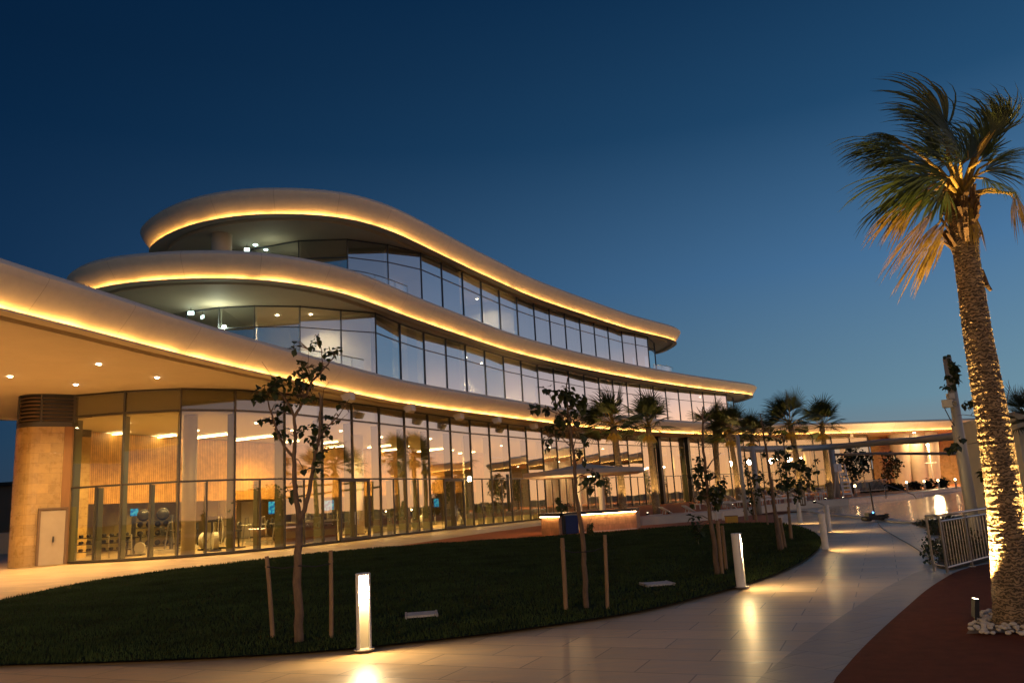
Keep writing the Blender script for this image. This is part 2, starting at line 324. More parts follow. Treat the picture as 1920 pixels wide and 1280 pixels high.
sheet('red_path', [(30, 3.2)]+[(p.x, p.y) for p in rb]+[(30, 24)], -.012, 'red_shaded')
# paler border band that follows the red surface
rbo = []
for i, p in enumerate(rb):
    d = (rb[min(i+1, len(rb)-1)]-rb[max(i-1, 0)]).normalized(); rbo.append(p+Vector((-d.y, d.x, 0))*(.62 if i < len(rb)-14 else .62))
bandm = MB(); k = len(rb); bandm.add([Vector((p.x, p.y, -.02)) for p in rb]+[Vector((p.x, p.y, -.02)) for p in rbo], [(i, i+1, k+i+1, k+i) for i in range(k-1)]); tag(bandm.build('paving_border', 'band'), kind='structure')
# red surface between lawn and building
redb = [at(x, y, 0) for x, y in [(680, 1033), (780, 1017), (900, 999.5), (1000, 986)]]+[Vector((4.5, 60, 0)), Vector((16.5, 58, 0)), Vector((17.5, 50, 0)), at(1500, 957), at(1455, 966), at(1450, 981), at(1400, 984), at(1320, 995), at(1200, 1006), at(1010, 1024), at(850, 1040), at(700, 1052)]
sheet('red_deck', redb, -.015, 'red')
lawn = sheet('lawn', lawn_pts, .012, 'lawn')
# lawn blades
def inside(p, poly):
    c = False; j = len(poly)-1
    for i in range(len(poly)):
        a, b = poly[i], poly[j]
        if (a.y > p[1]) != (b.y > p[1]) and p[0] < (b.x-a.x)*(p[1]-a.y)/(b.y-a.y)+a.x: c = not c
        j = i
    return c
rng = np.random.default_rng(3)
P = []
xs = [p.x for p in lawn_pts]; ys = [p.y for p in lawn_pts]
px_, py_ = np.array(xs), np.array(ys)
def inside_np(X, Y):
    c = np.zeros(len(X), bool); j = len(px_)-1
    for i in range(len(px_)):
        yi, yj = py_[i], py_[j]
        if yi != yj: c ^= ((yi > Y) != (yj > Y)) & (X < (px_[j]-px_[i])*(Y-yi)/(yj-yi)+px_[i])
        j = i
    return c
NB = 320000
X = rng.uniform(-15.5, 12, NB); Y = 8.5+30*rng.random(NB)**1.7; ok = inside_np(X, Y) & (np.abs(X) < Y*.75+2)
for cx_, cy_ in ((790, 1149), (1232, 1092)): _c = at(cx_, cy_, .05); ok &= (np.hypot(X-_c.x, Y-_c.y) > .34)
for cx_, cy_ in ((562, 1203), (1100, 1140), (1345, 1077), (1462, 1032)): _c = at(cx_, cy_, 0); ok &= (np.hypot(X-_c.x, Y-_c.y) > .13+.2*rng.random(len(X)))
X = X[ok]; Y = Y[ok]; n = len(X)
pat = np.array([noise.noise(Vector((a*.9, b*.9, 0))) for a, b in zip(X, Y)]); h = (.028+.016*rng.random(n)+.018*pat)*(1+Y/40); a = rng.uniform(0, 2*np.pi, n); wd = .004+.00035*Y
lean = rng.normal(0, .012, (n, 2)); B = np.zeros((n, 3, 3), np.float32); dx, dy = np.cos(a)*wd, np.sin(a)*wd
B[:, 0] = np.stack([X-dx, Y-dy, np.full(n, .01)], 1); B[:, 1] = np.stack([X+dx, Y+dy, np.full(n, .01)], 1); B[:, 2] = np.stack([X+lean[:, 0], Y+lean[:, 1], .012+h], 1)
me = bpy.data.meshes.new('grass'); me.vertices.add(3*n); me.vertices.foreach_set('co', B.ravel()); me.loops.add(3*n); me.loops.foreach_set('vertex_index', np.arange(3*n, dtype=np.int32)); me.polygons.add(n)
me.polygons.foreach_set('loop_start', np.arange(0, 3*n, 3, dtype=np.int32)); me.materials.append(M['grass']); me.update(calc_edges=True)
go = bpy.data.objects.new('grass', me); COL.objects.link(go); tag(go, 'dark mown grass of the curved lawn', 'grass', kind='stuff')

# terrace, pool
TB = [(3.0, 73), (3.2, 52), (5.6, 43.5), (9, 44.5), (13, 48.5), (16.8, 54), (20, 57.6), (23.7, 59.4)]
FARE = [(23.7, 59.4), (31.5, 66.9), (47.2, 87.0), (62, 98)]
tb = [Vector((*p, 0)) for p in TB]; fe = [Vector((*p, 0)) for p in FARE]
sheet('terrace', [(p.x, p.y) for p in spline(TB, .8)[:-1]]+[(p.x, p.y) for p in spline(FARE, 1)]+[(90, 130), (30, 135), (4, 80)], TZ, 'red')
def ribbon(name, pts, z0, z1, th, m, parent=None, label=None, cat=None, kind=None, uv=True):
    mb = MB(); n = len(pts); vs = []; uvs = []; s = 0
    for i, p in enumerate(pts):
        d = (pts[min(i+1, n-1)]-pts[max(i-1, 0)]); d.z = 0; d.normalize(); q = Vector((-d.y, d.x, 0))*th
        if i: s += (pts[i]-pts[i-1]).length
        for a_, b_ in ((p, z0), (p, z1), (p+q, z1), (p+q, z0)): vs.append((a_.x, a_.y, b_)); 
        uvs += [(s, z0), (s, z1), (s, z1+th), (s, z0+th)]
    fs = [(4*i+k, 4*i+(k+1) % 4, 4*i+4+(k+1) % 4, 4*i+4+k) for i in range(n-1) for k in range(4)]+[(0, 1, 2, 3), (4*n-1, 4*n-2, 4*n-3, 4*n-4)]
    mb.add(vs, fs); mb.uv = uvs; o = mb.build(name, m, parent)
    bm = bmesh.new(); bm.from_mesh(o.data); bmesh.ops.recalc_face_normals(bm, faces=bm.faces); bm.to_mesh(o.data); bm.free()
    return tag(o, label, cat, kind=kind)
tw = empty('retaining_wall', (5.6, 43.5, 0), 0, 'low rendered retaining wall of the lounger terrace to the right of the bar', 'wall')
def unpar(o, p): o.parent = p; o.matrix_parent_inverse = Matrix.Translation(p.location).inverted(); return o
unpar(ribbon('wall_face', spline(TB, .8), -.05, TZ-.01, .25, 'cream'), tw); unpar(ribbon('coping', [p+Vector((0, 0, 0)) for p in spline(TB, .8)], TZ, TZ+.05, .32, 'coping'), tw)
pool_px = [(1530, 958), (1555, 963), (1600, 967), (1660, 972), (1712, 978), (1790, 967), (1880, 956)]
pw = [at(x, y, 0) for x, y in pool_px]
waterpoly = [(p.x, p.y) for p in pw]+[(40, 52), (66, 92), (62, 97.6), (47.2, 86.6), (31.5, 66.5), (23.7, 59.0), (20.5, 56)]
sheet('pool_water', waterpoly, .0, 'water')
pc = empty('pool_coping', (31.5, 66.9, 0), 0, 'pale raised coping with blue tiles along the far pool edge', 'pool edge')
unpar(ribbon('tile_band', spline(FARE, 1), -.05, TZ-.04, .3, 'bluetile'), pc); unpar(ribbon('coping_stone', [p+Vector((.03, -.06, 0)) for p in spline(FARE, 1)], TZ-.035, TZ+.05, .6, 'coping'), pc)
ribbon('pool_kerb', [Vector((p.x, p.y, 0)) for p in spline([p[:2] for p in pw], .6)], -.03, .035, -.35, 'coping', kind='structure')
ribbon('pool_tile_line', [Vector((p.x, p.y+.02, 0)) for p in spline([p[:2] for p in pw], .6)], -.03, .03, .25, 'bluetile', kind='structure')

# hills beyond
tag(MB().poly([(-1200, 900, -5), (1200, 900, -5), (1200, 904, 14), (-1200, 904, 14)]).build('far_ground_rise', 'hill'), kind='structure')

# ------------------------------------------------------------------ the building
BL = empty('glass_building', (-12, 40, 0), 0, 'three-storey glass building with swooping cream roof slabs edged in amber light', 'building')
def part(o, parent=None, label=None): return unpar(o, BL) if parent is None else o
def up_(o, par):                      # parent a world-space mesh under a part of the building
    o.parent = par; o.matrix_parent_inverse = Matrix.Identity(4)
    return o
def nrm(loop):
    n = len(loop); area = sum(loop[i].x*loop[(i+1) % n].y-loop[(i+1) % n].x*loop[i].y for i in range(n)); s = 1 if area > 0 else -1; out = []
    for i in range(n):
        d = (loop[(i+1) % n]-loop[i-1]).normalized(); out.append(Vector((d.y, -d.x, 0))*s)
    return out
def sweep(loop, ns, prof, z):
    n = len(loop); vs = []; fs = []; uvs = []; s = [0]
    for i in range(n): s.append(s[-1]+(loop[(i+1) % n]-loop[i]).length)
    v = 0
    for j, (o, dz) in enumerate(prof):
        if j: v += math.hypot(o-prof[j-1][0], dz-prof[j-1][1])
        for i in range(n+1):
            p = loop[i % n]+ns[i % n]*o; vs.append((p.x, p.y, z+dz)); uvs.append((s[i], v))
    for j in range(len(prof)-1):
        for i in range(n): fs.append((j*(n+1)+i, j*(n+1)+i+1, (j+1)*(n+1)+i+1, (j+1)*(n+1)+i))
    return vs, fs, uvs
def fixn(o):
    bm = bmesh.new(); bm.from_mesh(o.data); bmesh.ops.remove_doubles(bm, verts=bm.verts, dist=.0008); bmesh.ops.recalc_face_normals(bm, faces=bm.faces); bm.to_mesh(o.data); bm.free(); return o
def fill(name, loop, ns, o, z, m):
    return sheet(name, [(p.x+q.x*o, p.y+q.y*o) for p, q in zip(loop, ns)], z, m, kind=None)
FASC = [(-.20, .07), (-.19, .12), (-.10, .26), (.06, .45), (.25, .68), (.42, .90), (.52, 1.06), (.55, 1.15), (.52, 1.19), (.32, 1.38), (.15, 1.44), (-.6, 1.48)]
def roof(name, ctrl, z, hs=1.0, label=None):
    loop = smoothc(resample_loop(spline(ctrl, .5, True), .55), 5); ns = nrm(loop)
    prof = [(o, .07+(dz-.07)*hs) for o, dz in FASC]; vs, fs, uvs = sweep(loop, ns, prof, z)
    mb = MB(); mb.v = vs; mb.f = fs; mb.uv = uvs; fo = mb.build(name, 'render'); auto_smooth(fo, 28); part(fo)
    if label: fo['label'] = label
    vs, fs, uvs = sweep(loop, ns, [(-.20, .07), (-.02, .07), (0, .055), (0, 0), (-.5, 0), (-.5, .26), (-1.12, .26), (-1.12, .05), (-1.2, .05)], z); mb = MB(); mb.v = vs; mb.f = fs
    so = mb.build('soffit_edge', 'soffit'); auto_smooth(so, 25); up_(so, fo)
    up_(fill('soffit', loop, ns, -1.2, z+.05, 'soffit'), fo); up_(fill('roof_deck', loop, ns, -.6, z+.07+1.41*hs, 'soffit'), fo)
    vs, fs, uvs = sweep(loop, ns, [(-.15, .094), (-.105, .094)], z); mb = MB(); mb.v = vs; mb.f = fs; up_(mb.build('led_strip', 'led'), fo)
    return fo, loop, ns
def resample_loop(p, step): return resample(p+[p[0]], step)[:-1]
L1C = [(-48, -6), (-34, 0), (-24, 7), (-17.5, 13.5), (-14.9, 18), (-14.1, 21.3), (-13.3, 24.5), (-12.2, 29.3), (-10.4, 35.6), (-8.9, 40.4), (-6.7, 46.7), (-2.6, 54.8), (1.2, 61.9), (5.9, 70.5), (10.9, 77.6), (15.9, 83.7), (22.2, 90.3), (28, 95), (34.3, 98.8), (42, 102), (50, 104.5), (57.1, 106.8), (66, 109), (84, 112), (86, 124), (60, 126), (40, 124), (26, 116), (12, 102), (2, 90), (-9, 75), (-18, 60), (-24, 49), (-28.2, 44.2), (-35, 42), (-50, 38), (-58, 20)]
L2C = [(-23.6, 43.5), (-22.8, 40.6), (-20.6, 38.5), (-18.5, 37.9), (-16.2, 37.8), (-14.1, 38.1), (-12.2, 38.9), (-10.7, 40.1), (-9.1, 42.1), (-7.9, 44.6), (-6.4, 48.4), (-3.6, 54.8), (0, 62.5), (6.3, 72.9), (13.6, 83.1), (19.4, 90.3), (26.1, 97.8), (29.6, 101.6), (31.2, 104.4), (31.3, 107.5), (30.3, 111.4), (26, 114), (14, 106), (2, 92), (-8, 77), (-16, 62), (-22, 51)]
L3C = [(-23.7, 52), (-23.3, 49.5), (-21.8, 47.6), (-20.5, 46.4), (-18.5, 45.1), (-16.1, 44.3), (-13.9, 44.2), (-10.9, 44.9), (-9.1, 46), (-7.3, 48.3), (-5.5, 51.9), (-3.5, 56.2), (-1.1, 61.1), (1.8, 66.8), (6.9, 74.9), (12.6, 83.4), (15.4, 86.9), (18.2, 90.4), (19.5, 92.9), (19.5, 96), (18.3, 100), (14, 101.5), (4, 92), (-6, 78), (-13, 66), (-19, 58.5), (-22.5, 55.5)]
r1, lp1, n1 = roof('canopy_roof', L1C, 7.6, .96, 'lowest sweeping roof slab with broad lit soffit at left')
r2, lp2, n2 = roof('middle_roof', L2C, 13.2, 1.0, 'middle roof slab with long amber edge light')
r3, lp3, n3 = roof('upper_roof', L3C, 18.8, 1.12, 'topmost rounded roof slab')

# glazing vertices from survey
G1 = [at(x, y, 7.6) for x, y in [(141, 742), (235, 734), (340, 729), (441, 731), (533, 738), (603, 748), (659, 756), (710, 763), (757, 770), (801, 776), (843, 782), (880, 787), (916, 791), (952, 795), (985, 799), (1015, 802)]]
tail = spline([(2.1, 68.6), (3.7, 71.8), (6.3, 76.5), (9.7, 81.4), (13.1, 85.9), (17.1, 90.4), (23.8, 97.1), (30.7, 102.0), (37.2, 105), (43, 107.1), (49.5, 109.2)], .3)
G1 += resample(tail, 2.95)[1:]
for p in G1: p.z = 0
G2 = [at(x, y, 13.2) for x, y in [(350, 585), (411, 577), (477, 574), (562, 575), (639, 582), (703, 587), (749, 607), (794, 623), (835, 635), (872, 646), (908, 657), (943, 668), (976, 676), (1007, 684), (1037, 690.5), (1065, 696), (1094, 702.5), (1122, 708), (1148, 712.5), (1174, 716.5), (1199, 720), (1224, 723.5), (1247, 727), (1271, 730), (1294, 732.5), (1317, 735), (1340, 737.2), (1361, 739)]]+[Vector((28.3, 104.0, 0))]
G3 = [at(x, y, 18.8) for x, y in [(470, 468), (560, 452), (651, 449), (726, 459), (788, 474), (827, 492), (866, 510), (901, 527), (935, 543), (968, 557), (1000, 569), (1029, 579), (1058, 588), (1086, 597), (1113, 605), (1139, 613), (1165, 621), (1190, 626), (1213, 631)]]+[Vector((16.6, 92.2, 0))]
for q in (G2, G3):
    for p in q: p.z = 0
def inn(p, q):
    d = (q-p).normalized(); return Vector((-d.y, d.x, 0))
def bay(p, q, z0, rows, gm, mid_lower=False, fin=0, last=False, opaque=None, fw=.075):
    """rows = transom heights incl. top; one window part with its frame"""
    nn = inn(p, q); d = (q-p).normalized(); mb = MB(); zz = [z0]+rows
    for a, b in zip(zz, zz[1:]):
        mb.add([p+Vector((0, 0, a+.03)), q+Vector((0, 0, a+.03)), q+Vector((0, 0, b-.03)), p+Vector((0, 0, b-.03))], [(0, 1, 2, 3)])
    wo_ = part(mb.build('window', gm)); fr = MB(); ang = math.atan2(d.y, d.x); top = rows[-1]
    fr.box((p.x+nn.x*.04, p.y+nn.y*.04, (z0+top)/2), (fw, .22, top-z0), ang)
    if last: fr.box((q.x+nn.x*.04, q.y+nn.y*.04, (z0+top)/2), (fw, .22, top-z0), ang)
    m_ = (p+q)/2; ln = (q-p).length
    for a in zz:
        fr.box((m_.x+nn.x*.03, m_.y+nn.y*.03, a+(.04 if a == z0 else (-.04 if a == top else 0))), (ln-fw-.004, .15, .085 if fw > .06 else .05), ang)
    if mid_lower: fr.box((m_.x+nn.x*.03, m_.y+nn.y*.03, (z0+.085+rows[0]-.045)/2), (.07, .14, rows[0]-z0-.135), ang)
    if fin: fb_ = MB(); fb_.box((p.x+nn.x*(.16+fin/2), p.y+nn.y*(.16+fin/2), (z0+6.5)/2), (.06, fin, 6.5-z0-.02), ang); up_(fb_.build('fin', 'fin'), wo_)
    if fin and mid_lower: fb_ = MB(); fb_.box((m_.x+nn.x*(.13+fin/2), m_.y+nn.y*(.13+fin/2), (z0+3.3)/2), (.05, fin*.85, 3.3-z0-.02), ang); up_(fb_.build('fin', 'fin'), wo_)
    up_(fr.build('frame', 'slim' if gm == 'glass_up' else 'metal'), wo_)
    if opaque:
        s = MB(); o_ = nn*.10; s.add([p+o_+Vector((0, 0, opaque[0])), q+o_+Vector((0, 0, opaque[0])), q+o_+Vector((0, 0, opaque[1])), p+o_+Vector((0, 0, opaque[1]))], [(0, 1, 2, 3)]); up_(s.build('spandrel', 'spandrel' if p.x < -12 else 'spandrel_up'), wo_)
    return wo_
DOORV = (6, 10)
for i in range(len(G1)-1):
    z0 = .02 if i < 17 else TZ
    bay(G1[i], G1[i+1], z0, [3.35, 6.62, 7.64], 'glass', mid_lower=(i not in (5, 6, 9, 10)), fin=.42, last=(i == len(G1)-2), opaque=(6.66, 7.6))
for i in range(len(G2)-1): bay(G2[i], G2[i+1], 9.0, [12.0, 13.24], 'glass_up', last=(i == len(G2)-2), fw=.042)
for i in range(len(G3)-1): bay(G3[i], G3[i+1], 14.6, [17.6, 18.84], 'glass_up', last=(i == len(G3)-2), fw=.042)
# double doors in the ground floor glazing
for v in DOORV:
    p, c0, q = G1[v-1], G1[v], G1[v+1]; d = (q-p).normalized(); nn = inn(p, q); ang = math.atan2(d.y, d.x); c = c0-nn*.12
    fr = MB()
    for s in (-1.32, 0, 1.32): fr.box((c.x+d.x*s, c.y+d.y*s, 1.62), (.14, .12, 3.2), ang)
    fr.box((c.x, c.y, 3.27), (2.78, .13, .16), ang); fr.box((c.x, c.y, .12), (2.78, .11, .16), ang)
    do = part(fr.build('double_door', 'metal')); h = MB()
    for s in (-.14, .14): h.bar((c.x+d.x*s-nn.x*.1, c.y+d.y*s-nn.y*.1, .85), (c.x+d.x*s-nn.x*.1, c.y+d.y*s-nn.y*.1, 1.55), .035)
    up_(h.build('handle', 'steel'), do)

# stone end wall with service door and louvres
WP = spline([(-20.55, 37.0), (-21.3, 36.35), (-22.1, 36.05), (-22.9, 36.5), (-23.4, 37.6), (-23.4, 39.6), (-22.6, 42)], .15)
ww = part(ribbon('stone_wall', WP, 0, 6.15, -.3, 'wallstone')); fixn(ww)
sw = (WP[1]-WP[0]).normalized(); part(fixn(ribbon('timber_strip', WP[:4], 0, 6.15, .04, 'woodplain')))
lv = MB(); lf = MB()
for i in range(len(WP)-1):
    a, b = WP[i], WP[i+1]; d = (b-a).normalized(); o_ = Vector((-d.y, d.x, 0))
    for k in range(7):
        z = 6.42+k*.17; lv.add([a+o_*.02+Vector((0, 0, z)), b+o_*.02+Vector((0, 0, z)), b-o_*.10+Vector((0, 0, z+.08)), a-o_*.10+Vector((0, 0, z+.08))], [(0, 1, 2, 3)])
lo = part(lv.build('louvre', 'slat'))
part(fixn(ribbon('louvre_backing', [p+Vector((.12, .12, 0)) for p in WP], 6.2, 7.8, -.05, 'dark')))
part(fixn(ribbon('louvre_sill', WP, 6.152, 6.36, -.25, 'metal'))); part(fixn(ribbon('louvre_head', WP, 7.62, 7.81, -.25, 'metal')))
acc = 0
for i in range(0, len(WP), 8): lf = MB(); lf.box((WP[i].x, WP[i].y, 6.99), (.09, .09, 1.24), math.atan2(sw.y, sw.x)); up_(lf.build('louvre_post', 'metal'), lo)
a, b = at(70, 1063, 0), at(119, 1060, 0)
ray_mid = (a+b)/2
dd = MB(); nW = len(WP)*11//20; i0 = min(range(nW), key=lambda i: abs(proj((WP[i].x, WP[i].y, 1))[0]-119)); i1 = min(range(nW), key=lambda i: abs(proj((WP[i].x, WP[i].y, 1))[0]-72))
A, B = WP[i0], WP[i1]; d = (B-A).normalized(); o_ = Vector((-d.y, d.x, 0)); cdoor = (A+B)/2+o_*.10; ang = math.atan2(d.y, d.x)
dd.box((cdoor.x, cdoor.y, 1.2), ((B-A).length, .22, 2.36), ang); sd = part(dd.build('service_door', 'doorpaint'), label=None)
h = MB(); h.box((cdoor.x+o_.x*.16-d.x*.05, cdoor.y+o_.y*.16, 1.12), (.07, .05, .26), ang); up_(h.build('handle', 'metal'), sd)
dfm = MB(); W_ = (B-A).length/2+.05
for s in (-W_, W_): dfm.box((cdoor.x+d.x*s+o_.x*.03, cdoor.y+d.y*s+o_.y*.03, 1.23), (.09, .24, 2.44), ang)
dfm.box((cdoor.x+o_.x*.03, cdoor.y+o_.y*.03, 2.46), (2*W_+.09, .24, .09), ang); up_(dfm.build('frame', 'brown'), sd)

# ground floor interior
def strip_wall(name, pts, z0, z1, m, th=.15): return part(fixn(ribbon(name, spline(pts, 1.0) if len(pts) > 2 else [Vector((*p, 0)) for p in pts], z0, z1, th, m)))
g1in = [G1[i]+inn(G1[i], G1[min(i+1, len(G1)-1)] if i < len(G1)-1 else G1[i]+(G1[i]-G1[i-1]))*.12 for i in range(len(G1))]
backG = [(-23.0, 43), (-25.5, 50), (-22, 61), (-17, 72), (-9, 84), (2, 96), (16, 108), (30, 116), (46, 120)]
part(sheet('gym_floor', [(p.x, p.y) for p in g1in[:19]]+[(0, 96), (-9, 84), (-17, 72), (-22, 61), (-25.4, 50), (-23, 43), (-22.7, 40)], .035, 'gymfloor', None))
part(sheet('hall_floor', [(p.x, p.y) for p in g1in[18:]]+[(46, 120), (30, 116), (16, 108), (2, 96)], TZ+.03, 'gymfloor', None))
part(sheet('ceiling', [(p.x, p.y) for p in g1in]+[(46, 120), (30, 116), (16, 108), (2, 96), (-9, 84), (-17, 72), (-22, 61), (-25.4, 50), (-23, 43), (-22.9, 40)], 6.55, 'ceil', None))
strip_wall('back_wall', backG, .04, 6.5, 'olive')
ww2 = strip_wall('wood_wall', [(-22.9, 39.5), (-22.6, 42.5), (-20.8, 47.5), (-17.6, 55), (-13.6, 65), (-8, 76), (-3, 83)], 2.72, 6.5, 'wood')
strip_wall('wood_end_wall', [(-23.05, 38.2), (-22.85, 40.2)], .04, 6.5, 'woodplain')
# round columns inside
for k, (x, y) in enumerate([(182, 1027), (300, 1023), (418, 1016), (352, 1041), (675, 1003), (762, 996), (880, 985)]):
    c = at(x, y, 0); mb = MB(); mb.tube([(c.x, c.y, .04), (c.x, c.y, 6.5)], .32, 20); o = mb.build('column', 'cream', smooth=True); part(o)
for k in range(17, len(G1)-1, 2):
    nn = inn(G1[k], G1[k+1]); c = G1[k]+nn*1.6; mb = MB(); mb.tube([(c.x, c.y, TZ+.03), (c.x, c.y, 6.5)], .36, 16); part(mb.build('column', 'cream', smooth=True))
for k in range(15, 22):
    for j in (.25, .75):
        p = G1[k].lerp(G1[k+1], j)+inn(G1[k], G1[k+1])*1.0; mb = MB(); mb.box((p.x, p.y, 1.8), (.5, .12, 2.9), .4); part(mb.build('white_blade', 'cream'))
# lower level screens and panels beneath the wood wall
for (x, y, wdt, m) in [(330, 1010, 1.6, 'cream'), (428, 1012, 1.1, 'woodplain'), (470, 1008, 1.4, 'cream'), (212, 1012, 1.2, 'cream'), (560, 1000, 1.2, 'room')]:
    p = at(x, y, 0); mb = MB(); mb.box((p.x, p.y, 1.4), (wdt, .2, 2.7), -.5+.9); part(mb.build('panel', m))
def disc_lamp(c, e, col=(1, .65, .22), r_=.06, par=None):
    mb = MB(); mb.lathe((c[0], c[1], c[2]), [(.001, -.012), (r_, -.012), (r_+.03, -.006), (r_+.03, .02)], 12); o = part(mb.build('ceiling_lamp', 'spot'))
    ld = bpy.data.lights.new('ceiling_lamp_light', 'SPOT'); ld.energy = e; ld.color = col; ld.spot_size = rad(150); ld.spot_blend = .8; ld.shadow_soft_size = .12
    l_ = bpy.data.objects.new('ceiling_lamp_light', ld); COL.objects.link(l_); l_.location = (c[0], c[1], c[2]-.04); return o
# ceiling strip lights
for (a, b) in [((278, 822), (330, 816)), ((353, 823), (428, 814)), ((437, 826), (515, 817)), ((535, 829), (560, 826)), ((606, 831), (633, 828)), ((606, 840), (670, 834)), ((713, 846), (752, 841)), ((690, 839), (732, 835)), ((783, 847), (820, 842)), ((800, 845), (830, 841)), ((860, 850), (890, 847)), ((200, 815), (240, 812)), ((1230, 872), (1262, 872)), ((1120, 860), (1150, 860))]:
    A, B = at(*a, 6.45), at(*b, 6.45); mb = MB(); mb.bar(A, B, .11, .04); part(mb.build('strip_light', 'strip'))
# recessed ceiling lamps deeper inside the plan
for (X, Y) in [(-19.5, 40), (-16.5, 40), (-14, 43), (-18, 45), (-13.5, 48), (-11, 50), (-15.5, 53), (-9.5, 56), (-12, 60), (-6.5, 60), (-9, 66), (-4, 66), (-1.5, 72), (-6, 74), (3, 78), (9, 86), (16, 94), (22, 99), (28, 104), (36, 108), (44, 111)]:
    disc_lamp((X, Y, 6.5), 2700)
for (X, Y) in [(-23.6, 52), (-20.5, 60), (-15, 70), (-21.3, 48)]:
    disc_lamp((X, Y, 2.95), 260)

# storeys above: floors, rear walls, partitions, lit rooms
part(sheet('storey_floor', [(p.x, p.y) for p in G2]+[(26, 110), (14, 103), (2, 89), (-8, 74), (-16, 60), (-20, 50)], 9.16, 'gymfloor', None))
part(sheet('storey_floor', [(p.x, p.y) for p in G3]+[(14, 98), (3, 89), (-6, 76), (-13, 64), (-18, 56)], 14.75, 'gymfloor', None))
strip_wall('rear_wall', [(-19.5, 46.5), (-18.5, 49.3), (-13.2, 50.0), (-11.2, 53), (-7.5, 61), (-2.5, 72), (5, 84), (14, 96), (25, 109)], 9.0, 13.4, 'room')
strip_wall('rear_wall', [(-18.2, 52), (-16, 55.5), (-12.6, 57), (-9, 63), (-3.5, 74), (4, 86), (14.5, 97)], 14.6, 19.0, 'room')
def partition(G, k, dep, z0, z1, m='room'):
    p = G[k]; nn = inn(G[k], G[k+1]); q = p+nn*dep; a_ = p+nn*.3; d_ = (q-a_).normalized(); mid = (a_+q)/2
    mb = MB(); mb.box((mid.x, mid.y, (z0+z1)/2), ((q-a_).length, .14, z1-z0), math.atan2(d_.y, d_.x)); part(mb.build('partition', m))
for k in (1, 2, 5, 9, 13, 17, 20, 24): partition(G2, k, 5.2, 9.2, 13.38)
for k in (1, 3, 6, 9, 12, 16): partition(G3, k, 5.2, 14.8, 18.98)
def lamp_in(G, k, dep, z, s=(1.0, .25), t=.5, m='panel'):
    p = G[k].lerp(G[k+1], t)+inn(G[k], G[k+1])*dep; disc_lamp((p.x, p.y, z), 2600 if m == 'strong' else (800 if z < 14 else 1100), (1, .74, .42))
for k, dep in ((2, 2.2), (3, 1.6), (9, 3), (10, 2.5), (11, 3), (6, 4), (7, 4.2), (18, 4), (21, 4), (24, 4), (26, 3)): lamp_in(G2, k, dep, 13.2) if k not in (9, 10, 11) else lamp_in(G2, k, dep, 13.2, m='strong')
for k, dep in ((6, 3), (7, 3.2), (8, 3)): lamp_in(G3, k, dep, 18.8)
# blinds drawn part of the way behind many bays
for G, z0, z1, ks in ((G2, 9.2, 13.3, [(5, 0), (6, .45), (8, .1), (13, .3), (14, .55), (15, .2), (17, .4), (18, .0), (20, .35), (22, .1), (24, .5)]), (G3, 14.8, 18.9, [(9, .3), (10, 0), (11, 0), (12, 0), (13, 0), (14, 0), (15, .0), (16, .3), (17, 0)])):
    for k, f in ks:
        p, q = G[k], G[k+1]; nn = inn(p, q); d = q-p; a_ = p+d*(.06+f)+nn*.4; b_ = p+d*.92+nn*.4; d.normalize(); mid = (a_+b_)/2
        mb = MB(); n_ = 16; vs = []; fs = []
        for i in range(n_+1):
            c = a_.lerp(b_, i/n_)+nn*(.03*math.sin(i*2.1)); vs += [c+Vector((0, 0, z0)), c+Vector((0, 0, z1))]
        fs = [(2*i, 2*i+2, 2*i+3, 2*i+1) for i in range(n_)]; mb.add(vs, fs); part(mb.build('curtain', 'blind', smooth=True))
# terrace column, exit signs, dome lamp under the upper soffits
c = at(416, 442, 18.8); mb = MB(); mb.tube([(c.x, c.y, 14.6), (c.x, c.y, 19.05)], .62, 24, False); part(mb.build('terrace_column', 'render', smooth=True))
c = at(560, 574, 13.2)
for (x, y, z, y2) in ((358, 587, 12.95, 8), (463, 468, 18.45, 8)):
    c = at(x, y, z); mb = MB(); mb.box(c, (.32, .05, .2), .2); e_ = part(mb.build('exit_sign', 'exit')); mb = MB(); mb.bar(c+Vector((0, 0, .12)), c+Vector((0, 0, .45)), .03); up_(mb.build('bracket', 'metal'), e_)
    mb = MB(); q = c+Vector((.45, .3, .38)); mb.lathe((q.x, q.y, q.z), [(.02, -.06), (.11, -.04), (.14, 0)]); part(mb.build('dome_lamp', 'cool')); ld = bpy.data.lights.new('dome_lamp_light', 'POINT'); ld.energy = 95 if z < 14 else 22; ld.color = (.85, .95, .70); ld.shadow_soft_size = .12; l_ = bpy.data.objects.new('dome_lamp_light', ld); COL.objects.link(l_); l_.location = (q.x+1.2, q.y-.8, q.z-1.1)
# glass balustrades
def rail(pts, z0, h, name='balustrade'):
    pts = spline(pts, .4); mb = MB(); n = len(pts); vs = []
    for p in pts: vs += [p+Vector((0, 0, z0)), p+Vector((0, 0, z0+h-.05))]
    mb.add(vs, [(2*i, 2*i+2, 2*i+3, 2*i+1) for i in range(n-1)]); g = part(mb.build(name, 'rail_glass')); mb = MB(); mb.tube([p+Vector((0, 0, z0+h)) for p in pts], .028, 8)
    for i in range(0, n, 4): mb.bar(pts[i]+Vector((0, 0, z0)), pts[i]+Vector((0, 0, z0+h)), .03)
    up_(mb.build('handrail', 'steel'), g)
rail([(-11.0, 44.9), (-9.0, 46.2), (-7.9, 47.6), (-6.6, 50.2)], 14.66, 1.0)
rail([(-12.6, 40.2), (-11.2, 41.3), (-9.9, 42.9), (-8.6, 45.3)], 9.02, 1.05)
rail([(15.6, 88.3), (17.4, 90.0), (18.4, 91.8), (18.6, 95)], 14.66, 1.0)
rail([(26.8, 98.6), (28.6, 100.4), (29.4, 102.8), (29, 106)], 9.02, 1.1)
